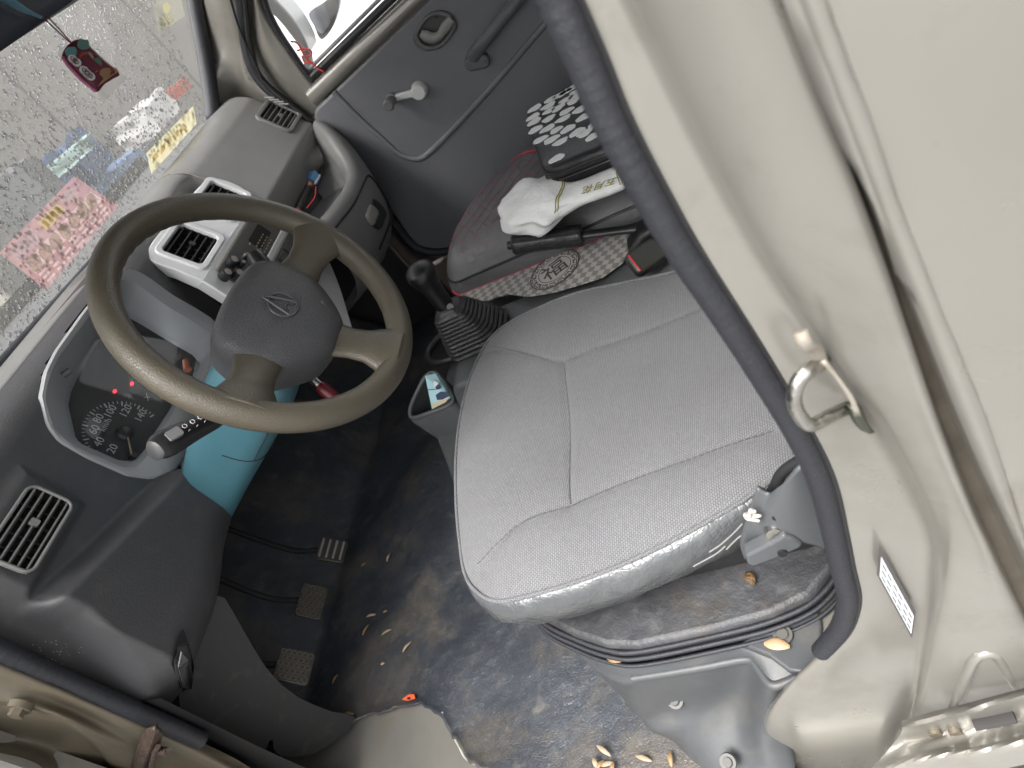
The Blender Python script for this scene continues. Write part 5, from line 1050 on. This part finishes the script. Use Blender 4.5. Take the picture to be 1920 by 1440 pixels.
cfr = Fr(cdq[3], cdq[2] - cdq[3], cdq[0] - cdq[3]); csg = 1 if cfr.n.dot(Vector(EYE) - cdq[3]) > 0 else -1
mk("pack_body", cdq + [p - cfr.n * csg * .012 for p in cdq], [(0, 1, 2, 3), (4, 5, 6, 7), (0, 1, 5, 4), (1, 2, 6, 5), (2, 3, 7, 6), (3, 0, 4, 7)], M("pack_blue", (.42, .66, .70), .5), cdt, smooth=False)
def cpq(name, l, c, mat): mk(name, [cfr.p(*cfr.px(*p), csg * c) for p in l], [tuple(range(len(l)))], mat, cdt, smooth=False)
cpq("sand_band", ((809, 757), (843, 744), (836, 754), (811, 767)), .0006, M("sand_print", (.60, .52, .36), .5))
cpq("white_panel", ((812, 712), (822, 718), (828, 728), (818, 732), (814, 724)), .0006, PRINTW)
cpq("navy_print", ((817, 741), (826, 734), (838, 735), (842, 743), (830, 749), (820, 750)), .0006, M("navy_print", (.02, .035, .09), .5)); cpq("navy_print", ((816, 726), (824, 717), (828, 727), (820, 731)), .0008, bpy.data.materials["navy_print"])
cpq("pack_line", ((803, 730), (826, 728), (826, 729.5), (803, 731.5)), .0009, bpy.data.materials["navy_print"])
gear = thing("gear_lever", "black gear lever with knob and ribbed rubber boot", "gear lever", U(897, 632, 'z', .295))
gb0, gb1 = U(898, 628, 'z', .298), U(846, 583, 'z', .368); gR = []
ys_g = (U(955, 590, 'z', .30) - U(845, 672, 'z', .30))
for i in range(11):
    t = i / 10; c = gb0.lerp(gb1, t ** .9); h = .062 * (1 - t) + .034 * t
    for dz, sc in ((0, 1.0), (.0022, 1.03), (.0044, .99), (.0055, .90)):
        gR.append([V(c.x + a * sc, c.y + b * sc, c.z + dz) for a, b in rrect(h * 1.7, h * 2.0, h * .5, 6)])
gR.append([V(gb1.x + a, gb1.y + b, gb1.z + .010) for a, b in rrect(.05, .058, .02, 6)]); gR.append([V(gb1.x + a, gb1.y + b, gb1.z + .016) for a, b in rrect(.034, .04, .015, 6)])
ringloft("boot", gR, M("boot_rubber", (.022, .022, .022), .42, lump=(90, .3), dust=(40, .55, (.07, .065, .06), .5)), gear, cap1=True, angle=70)
kb, kt = U(838, 578, 'x', .322), U(778, 497, 'x', .318)
tube("shaft", [gb1, kb], .007, CHROME, gear)
kp = [kb.lerp(kt, t) for t in (0, .06, .14, .3, .5, .65, .78, .88, .95, .99, 1.0)]
tube("knob", cr(kp, 30), [np.interp(i / 29, (0, .05, .15, .35, .55, .7, .8, .9, .96, 1), (.012, .0165, .0175, .018, .0205, .0255, .0285, .0265, .019, .006)) for i in range(30)], M("knob_black", (.013, .013, .014), .28, cells=(500, .25)), gear, ns=24, angle=None)
v, f = g_tube([U(846, 573, 'x', .315), U(846, 573, 'x', .31) + V(-.006, 0, .002)], .0065, 12); mk("shaft_clip", v, f, STEELP, gear)
tube("boot_collar", [V(.40 + .055 * math.cos(a), .145 + .07 * math.sin(a), .25) for a in np.linspace(0, 2 * math.pi, 40, endpoint=False)], .008, BLACKP, gear, closed=True)
hbk = thing("handbrake", "black handbrake lever with textured grip between the seats", "handbrake", U(1230, 440, 'x', .38))
h0, h1, h2, h3 = U(962, 459, 'x', .405), U(1093, 441, 'x', .395), U(1190, 428, 'x', .39), U(1300, 408, 'x', .385)
tube("grip", cr([h0, h0.lerp(h1, .05), h0.lerp(h1, .5), h0.lerp(h1, .96), h1], 30), [.0165] + [.0195] * 4 + [.0185] * 4 + [.018] * 8 + [.0185] * 5 + [.020] * 7 + [.0175], M("grip_black", (.014, .014, .016), .25, cells=(420, .5)), hbk, ns=20, angle=50)
v, f = g_tube([h0 + (h0 - h1).normalized() * .010, h0], [.0078, .0088], 16); mk("release_button", v, f, BLACKP, hbk)
tube("lever_arm", cr([h1, h1.lerp(h2, .6), h2, h3], 20), [.0095] * 8 + [.0105, .012, .014, .017, .020, .023, .024, .024, .024, .024, .024, .024], BLACKP, hbk, ns=14, flat=.7)
slab("brake_cowl", Fr(V(.37, -.30, .24), V(0, 1, 0), V(0, 0, 1)), [(-.12, 0), (-.12, .10), (.0, .085), (.05, .05), (.055, 0)], -.02, .03, BLACKP, hbk, bevel=.01)

# ------------------------------------------------------------ checker mat between the seats
cm = thing("checker_mat", "grey checkered cloth with round emblem between the seats", "cloth mat", (.36, -.1, .29))
def mz(x, y): return .302 + .003 * math.sin(x * 40) * math.sin(y * 25)
cml = [(862, 552), (878, 543), (905, 528), (950, 500), (1000, 470), (1060, 440), (1130, 410), (1190, 400), (1195, 440), (1168, 492), (1130, 520), (1090, 533), (1040, 548), (990, 556), (955, 552), (935, 556), (915, 564), (890, 566), (872, 562)]
cmp_ = [U(*p, 'z', .302) for p in cml]; mk("cloth", cmp_, [tuple(range(len(cmp_)))], CHECK, cm, smooth=False, solid=.003)
ec = U(1040, 506, 'z', .304); efr = Fr(ec, V(.25, -1, 0), V(1, .25, 0)); 
if efr.n.z < 0: efr = Fr(ec, V(.25, -1, 0), V(-1, -.25, 0))
er = .052; PT = M("emblem_pale", (.42, .40, .38), .7); PD = M("emblem_dark", (.055, .048, .042), .7)
slab("emblem_disc", efr, [(er * math.cos(k * .13), er * math.sin(k * .13)) for k in range(48)], .0005, .0010, PT, cm)
tube("emblem_ring", [efr.p(er * .99 * math.cos(k * .13), er * .99 * math.sin(k * .13), .001) for k in range(48)], .0011, PD, cm, closed=True, ns=6); tube("emblem_ring", [efr.p(er * .66 * math.cos(k * .13), er * .66 * math.sin(k * .13), .001) for k in range(48)], .0007, PD, cm, closed=True, ns=6)
for i in range(16):
    a = i * math.pi / 8; c, s = math.cos(a), math.sin(a)
    def kq_(r, t): return efr.p(er * r * c - t * s, er * r * s + t * c, .0012)
    tube("key_motif", [kq_(.73, -.0085), kq_(.92, -.0085), kq_(.92, .005), kq_(.78, .005), kq_(.78, -.002), kq_(.85, -.002)], .0011, PD, cm, ns=5)
text("emblem_glyph", "福", .055, efr, 0, -.002, .0014, math.radians(8), PD, cm, ext=.0003)

# ------------------------------------------------------------ passenger seat
ps = thing("cab_seat", "black quilted passenger seat with red stitching and piping", "car seat", (.6, -.2, .2))
po_ = [V(*p, 0) for p in ((.470, .05), (.478, .10), (.52, .125), (.58, .124), (.67, .10), (.75, .055), (.80, -.01), (.83, -.10), (.85, -.25), (.86, -.50), (.65, -.52), (.44, -.50), (.44, -.25), (.455, -.1))]
pso = cr(po_, 160, True); pcn = V(.65, -.18, 0); psd = np.array([(p.x, p.y) for p in cr(po_, 1500, True)])
def pzt(x, y):
    best = 9
    d = math.sqrt(((psd - np.array((x, y))) ** 2).sum(1).min()); e = min(d / .07, 1)
    return .330 + .055 * (1 - (1 - e) ** 2.4) + .002 * math.sin(x * 60) * math.sin(y * 50)
rows = []
for s in np.r_[1, .985, .965, .94, .91, .87, .82, .76, .69, .61, .52, .42, .3, .16]:
    rows.append([pcn.lerp(p, s) for p in pso])
    for p in rows[-1]: p.z = pzt(p.x, p.y)
v, f = g_grid(rows, True); v.append(V(pcn.x, pcn.y, pzt(pcn.x, pcn.y))); t_ = len(v) - 1; f += [(t_ - 160 + i, t_ - 160 + (i + 1) % 160, t_) for i in range(160)]
mk("cushion_cover", v, f, PSEAT, ps, angle=None)
ringloft("cushion_side", [[V(p.x, p.y, z) + (p - pcn).normalized() * o for p in pso] for z, o in ((.331, 0), (.315, .008), (.28, .006), (.24, -.01), (.20, -.03))], PSEAT, ps, angle=None)
tube("edge_piping", [V(p.x, p.y, .331) for p in pso], .0028, BLACKP, ps, closed=True, ns=8)
tube("red_piping", [V(p.x, p.y, .302) + (p - pcn).normalized() * .009 for p in pso], .0022, RED, ps, closed=True, ns=8)
tube("red_piping", cr([V(p[0], p[1], pzt(p[0], p[1]) + .001) for p in [tuple(U(*q, 'z', .375).xy) for q in ((870, 392), (877, 363), (890, 345), (927, 313), (960, 302), (995, 294), (1060, 285))]], 40), .0024, RED, ps, ns=8)
stt = []
for fam in (1, -1):
    for k in range(-16, 26):
        pts = []
        for t in np.linspace(-.6, .6, 60):
            x = .6 + t; y = k * .034 + fam * t * .62
            q = V(x, y, 0)
            inside = inpoly(x, y, [(p.x, p.y) for p in pso[::4]]) and x < .80 and x > .48 and y < .10
            if inside: pts.append(V(x, y, pzt(x, y) + .0006))
            else:
                if len(pts) > 3: stt.append(pts)
                pts = []
        if len(pts) > 3: stt.append(pts)
tp = []
for pts in stt:
    n = max(int(sum((pts[i + 1] - pts[i]).length for i in range(len(pts) - 1)) / .004), 3); P = poly(pts, n)
    for i in range(0, n - 1, 2): tp.append(g_tube([P[i], P[i + 1]], .00075, 4, cap=False))
mk("red_stitching", *join(tp), M("stitch_red", (.33, .07, .09), .6), ps, kind="stuff")
pb = []
for t in np.linspace(0, 1, 12):
    pb.append([V(.6 + (.215 - .04 * t ** 3) * math.copysign(abs(math.cos(a)) ** .5, math.cos(a)), -.52 - .12 * t + .055 * math.copysign(abs(math.sin(a)) ** .6, math.sin(a)), .34 + .6 * t) for a in np.linspace(0, 2 * math.pi, 40, endpoint=False)])
ringloft("backrest", pb, PSEAT, ps, cap0=True, cap1=True, angle=None)
box("seat_base", (.50, .82, -.5, .04, .0, .22), BLACKP, ps, bevel=.01)
# zip case
zc = [U(*p, 'z', .472) for p in ((984, 212), (1072, 153), (1150, 268), (1018, 322))]
zu, zv = (zc[1] - zc[0]), (zc[3] - zc[0])
case = thing("zip_case", "black zip case covered with white stickers on the passenger seat", "case", (zc[0] + zc[2]) / 2 + V(0, 0, -.11))
zf = Fr(zc[3], zc[2] - zc[3], zc[0] - zc[3])
if zf.n.z < 0: zf = Fr(zc[3], zc[0] - zc[3], zc[2] - zc[3])
za = [((p - zf.o).dot(zf.u), (p - zf.o).dot(zf.v)) for p in zc]
CASEM = M("case_black", (.016, .016, .018), .36, cells=(300, .15), lump=(30, .2))
zr = []
for k in range(4):
    P_, Q_, N_ = (np.array(za[(k + d) % 4]) for d in (-1, 0, 1)); e0, e1 = (P_ - Q_) / np.linalg.norm(P_ - Q_), (N_ - Q_) / np.linalg.norm(N_ - Q_)
    for t in np.linspace(0, 1, 9): zr.append(tuple(Q_ + .03 * (e0 * (1 - t) ** 2 + e1 * t ** 2)))
zcx, zcy = sum(a for a, b in za) / 4, sum(b for a, b in za) / 4
def zring(s, c): return [zf.p(zcx + (a - zcx) * s, zcy + (b - zcy) * s, c) for a, b in zr]
ringloft("lower_shell", [zring(.90, -.088), zring(.98, -.082), zring(1.02, -.050), zring(1.02, -.026)], CASEM, case, cap0=True, angle=60)
ringloft("lid", [zring(1.02, -.022), zring(1.02, -.008), zring(.985, -.001), zring(.93, .002), zring(.5, .003)], CASEM, case, cap1=True, angle=60)
tube("zip", zring(1.028, -.024), .0032, BLACKP, case, closed=True, ns=8)
tube("zip_piping", zring(1.025, -.012), .0022, CASEM, case, closed=True, ns=8)
SW = M("sticker_white", (.80, .80, .79), .55); i_ = 0
stkpx = [(1003, 203), (1000, 219), (1002, 228), (1004, 243), (1013, 262), (1032, 187), (1028, 199), (1030, 208), (1029, 223), (1027, 241), (1034, 262), (1050, 178), (1046, 203), (1062, 209), (1056, 223), (1043, 244), (1051, 266), (1062, 187), (1075, 190), (1065, 242), (1094, 220), (1096, 250), (1083, 248), (1044, 297), (1061, 172), (1073, 165), (1080, 180), (1112, 256), (1116, 232), (1088, 205), (1078, 174)]
for q in stkpx:
    a, b = zf.px(*q, .003); r1, r2 = random.uniform(.0095, .012), random.uniform(.0135, .0175); ph = random.uniform(0, 6)
    pts = []
    for k in range(14):
        an = 2 * math.pi * k / 14; rr = 1 + .10 * math.sin(3 * an + ph) + .06 * math.sin(5 * an + 2 * ph); pts.append((a + r2 * rr * math.cos(an), b + r1 * rr * math.sin(an)))
    slab("round_sticker", zf, pts, .0025, .0040, SW, case)
tube("zip_pull", cr([zf.p(*zf.px(1000, 338, -.03), -.03), zf.p(*zf.px(1006, 348, -.045), -.045), zf.p(*zf.px(1016, 350, -.05), -.05)], 8), .004, WHITE, case)
# tissue pack
tis = thing("tissue_pack", "white soft tissue pack with gold bands beside the black case", "tissue pack", U(1050, 385, 'z', .39))
tpx_ = [(948, 398, .004, .03), (956, 394, .046, .06), (985, 388, .060, .07), (1015, 382, .062, .08), (1045, 376, .052, .08), (1062, 372, .036, .08), (1090, 362, .029, .08), (1120, 350, .029, .08), (1150, 338, .029, .08), (1175, 328, .026, .08), (1180, 326, .006, .06)]
rings = []; tcen = [U(x, y, 'z', .425) for x, y, r, h in tpx_]; tdir = (tcen[-1] - tcen[0]).normalized(); tside = V(0, 0, 1).cross(tdir).normalized()
for i, (x, y, r, h) in enumerate(tpx_):
    c = tcen[i]; rg = []
    for k in range(36):
        an = 2 * math.pi * k / 36; wob = 1 + .10 * math.sin(3 * an + i * 2.7) + .08 * math.sin(5 * an + i * 4.3) + random.uniform(-.07, .07) if i < 6 else 1 + .02 * math.sin(3 * an + i)
        rg.append(c + tside * (r * 1.05 * wob * math.copysign(abs(math.cos(an)) ** .8, math.cos(an))) + V(0, 0, max(math.sin(an), -.9) * r * .52 * wob))
    rings.append(rg)
sm = [cr([rg[k] for rg in rings], 44) for k in range(36)]
ringloft("wrapper", [[sm[k][i] for k in range(36)] for i in range(44)], WHITE, tis, cap0=True, cap1=True, angle=None)
GOLD = M("gold_print", (.30, .27, .06), .5)
for t in (.56, .575, .925, .94):
    i = t * 43; i0 = int(i); tube("gold_band", [sm[k][i0].lerp(sm[k][i0 + 1], i - i0) + (sm[k][i0] - tcen[5]).normalized() * .0002 + V(0, 0, .0006) for k in range(1, 18)], .0011, GOLD, tis, ns=5)
tt = U(1122, 350, 'z', .4425); ttf = Fr(tt, -tdir, -tside)
if ttf.n.z < 0: ttf = Fr(tt, -tdir, tside)
text("pack_print", "五月花", .022, ttf, 0, -.004, .0, 0, GOLD, tis, ext=.0004)
cl = [U(*p, 'z', .40) for p in ((950, 380), (936, 395), (945, 415), (965, 435), (985, 440), (975, 415), (962, 398))]
mk("clear_film", cl + [], [tuple(range(7))], sheet("clear_film", (.8, .8, .8), .35), tis, smooth=False)
# buckles
def buckle(px, z, label, L=.058, w=.026):
    c = U(*px, 'z', z); t = thing("seatbelt_buckle", label, "buckle", c)
    fr = Fr(c, V(.55, -1, -.15), V(1, .4, .9)); 
    if fr.n.dot(Vector(EYE) - c) < 0: fr = Fr(c, V(.55, -1, -.15), V(-1, -.4, -.9))
    slab("buckle_body", fr, rrect(L, w * 1.6, .010), -.022, 0, BUCKLE, t, bevel=.005)
    slab("release_button", fr, rrect(.0032, w * 1.3, .001, 3, -L / 2 + .006, 0), -.006, .0012, REDP, t, bevel=.001)
    tube("buckle_strap", cr([fr.p(L / 2 - .01, 0, -.012), fr.p(L / 2 + .05, 0, -.03), fr.p(L / 2 + .1, 0, -.08)], 10), .016, BLACKP, t, flat=.3)
    return t
buckle((1150, 398), .325, "olive black seatbelt buckle with red button beyond the handbrake")
buckle((1212, 478), .345, "olive black seatbelt buckle with red button next to the grey cushion")
cw = [U(*p, 'x', .31) for p in ((1165, 440), (1210, 425), (1250, 440), (1290, 470), (1290, 500), (1160, 515), (1150, 490))]
patch("rear_tunnel", [[V(.25, y, .27 - .0 * i) for y in (-.18, -.3, -.55)] for i in range(1)] + [[V(.31, y, z) for y, z in ((-.19, .285), (-.30, .30), (-.55, .31))], [V(.40, y, .27) for y in (-.19, -.3, -.55)]], 10, 10, CONSOLE, con, solid=.004)

# ------------------------------------------------------------ odds and ends
gz = thing("relay_module", "small wired gadget with blue block lying in the dash tray", "wired gadget", U(575, 370, 'z', .53))
g0, g1, g2 = U(558, 395, 'z', .562), U(578, 352, 'z', .562), U(584, 340, 'z', .565)
mk("tube_body", *g_tube([g0, g0.lerp(g1, .12), g1], [.008, .0095, .0095], 14), BLACKP, gz)
mk("copper_ring", *g_tube([g1, g1.lerp(g2, .55)], .0098, 14), M("copper", (.40, .16, .08), .35, metal=.7), gz)
gfr2 = Fr(g2, g2 - g1, V(0, 0, 1)); slab("blue_block", gfr2, rrect(.026, .022, .002, 3, .010, 0), -.011, .011, M("relay_blue", (.16, .36, .62), .4), gz, bevel=.001)
for i, q in enumerate((((570, 352), (565, 338), (568, 325), (573, 324)), ((590, 345), (597, 333), (600, 328)), ((575, 390), (590, 370), (592, 350)))):
    tube("wire", cr([U(*p, 'z', .57) for p in q], 12), .0014, (CHROME, PRINTW, REDP)[i], gz, ns=6)
mk("red_cap", *g_tube([g0 + (g0 - g1).normalized() * .012, g0], [.007, .009], 12), REDP, gz)
POD = M("dry_pod", (.27, .175, .085), .6, var=(60, .25)); PODL = M("pale_pod", (.36, .28, .185), .55, var=(60, .2)); PODD = M("brown_leaf", (.20, .12, .05), .6, var=(60, .3))
def pod(px, z, dpx, w, mat, label, group=None, name="seed_pod", lift=.0):
    a, b = U(px[0] - dpx[0] / 2, px[1] - dpx[1] / 2, 'z', z), U(px[0] + dpx[0] / 2, px[1] + dpx[1] / 2, 'z', z)
    P = [a.lerp(b, t) + V(0, 0, lift + .002 + .003 * math.sin(t * 3)) for t in np.linspace(0, 1, 9)]; R = [w * (.12 + math.sin(math.pi * (.04 + .92 * t)) ** .8) for t in np.linspace(0, 1, 9)]
    return solo(mk(name, *g_tube(P, R, 8, flat=.35, up=(0, 0, 1)), mat), label, "seed pod", group)
for px, d, m_, lb in (((683, 1060), (10, -8), POD, "tiny brown seed pod on the mat closest to the ribbed throttle pedal"), ((730, 1046), (-6, 16), PODL, "pale upright seed pod nearest the seat cushion's front edge"),
        ((697, 1155), (18, -4), PODL, "pale level seed pod on the mat, right of the brake pedal"), ((687, 1182), (-12, 22), POD, "tan seed pod slanting just below the level pale one"), ((726, 1186), (18, -10), PODL, "pale rising seed pod beside the slanting tan one"),
        ((764, 1214), (-16, 20), PODL, "largest pale seed pod in the middle of the floor mat"), ((719, 1246), (8, -3), PODL, "small pale speck of pod below the largest mid mat pod"), ((630, 1274), (-10, 18), POD, "thin brown seed pod right of the clutch pedal"),
        ((656, 1339), (18, 2), POD, "brown seed pod at the torn kick panel's tip"), ((724, 1148), (8, -4), POD, "small brown husk right of the pale level pod")):
    pod(px, .008, d, .0028, m_, lb, "seed pods scattered on the mat")
for px, d, m_, lb in (((1133, 1408), (26, 20), PODL, "topmost pale seed pod of the cluster at the bottom edge"), ((1118, 1432), (10, 22), PODL, "leftmost pale seed pod of the bottom edge cluster"), ((1126, 1436), (-14, 18), POD, "tan seed pod crossing the leftmost one at the bottom edge"),
        ((1140, 1434), (24, -6), PODL, "level pale seed pod under the topmost one at the bottom edge"), ((1150, 1440), (-4, 22), POD, "upright tan seed pod at the right of the bottom cluster"), ((1208, 1423), (30, 10), PODL, "lone pale seed pod between the cluster and the grey trim"), ((1259, 1424), (3, 30), POD, "lone upright tan seed pod against the grey trim's foot")):
    pod(px, .010, d, .0030, m_, lb, "seed pods at the mat's bottom edge")
pod((1458, 1211), .200, (48, 6), .0060, M("peach_pod", (.45, .29, .17), .5), "large peach coloured seed pod on the trim tab")
pod((1153, 1237), .196, (28, 8), .005, PODD, "dark brown seed husk on the front corner of the engine box")
pod((1408, 1086), .226, (14, 24), .0055, M("dark_leaf", (.10, .055, .022), .6, lump=(200, .6), var=(150, .5)), "crumpled brown leaf on the engine box beside the seat", name="dry_leaf")
ot = [U(*p, 'z', .016) for p in ((754, 1312), (766, 1303), (777, 1302), (779, 1310), (765, 1314))]
ott = solo(mk("paper_tag", ot + [p + V(0, 0, .001) for p in ot], [(0, 1, 2, 3, 4), (5, 6, 7, 8, 9)] + [(i, (i + 1) % 5, 5 + (i + 1) % 5, 5 + i) for i in range(5)], M("orange_paper", (.80, .12, .04), .5), smooth=False), "small torn orange paper scrap at the floor mat's edge", "paper scrap")
mk("paper_print", [U(*p, 'z', .0176) for p in ((763, 1308), (769, 1306), (770, 1311), (764, 1312))], [(0, 1, 2, 3)], PRINTK, ott, smooth=False)
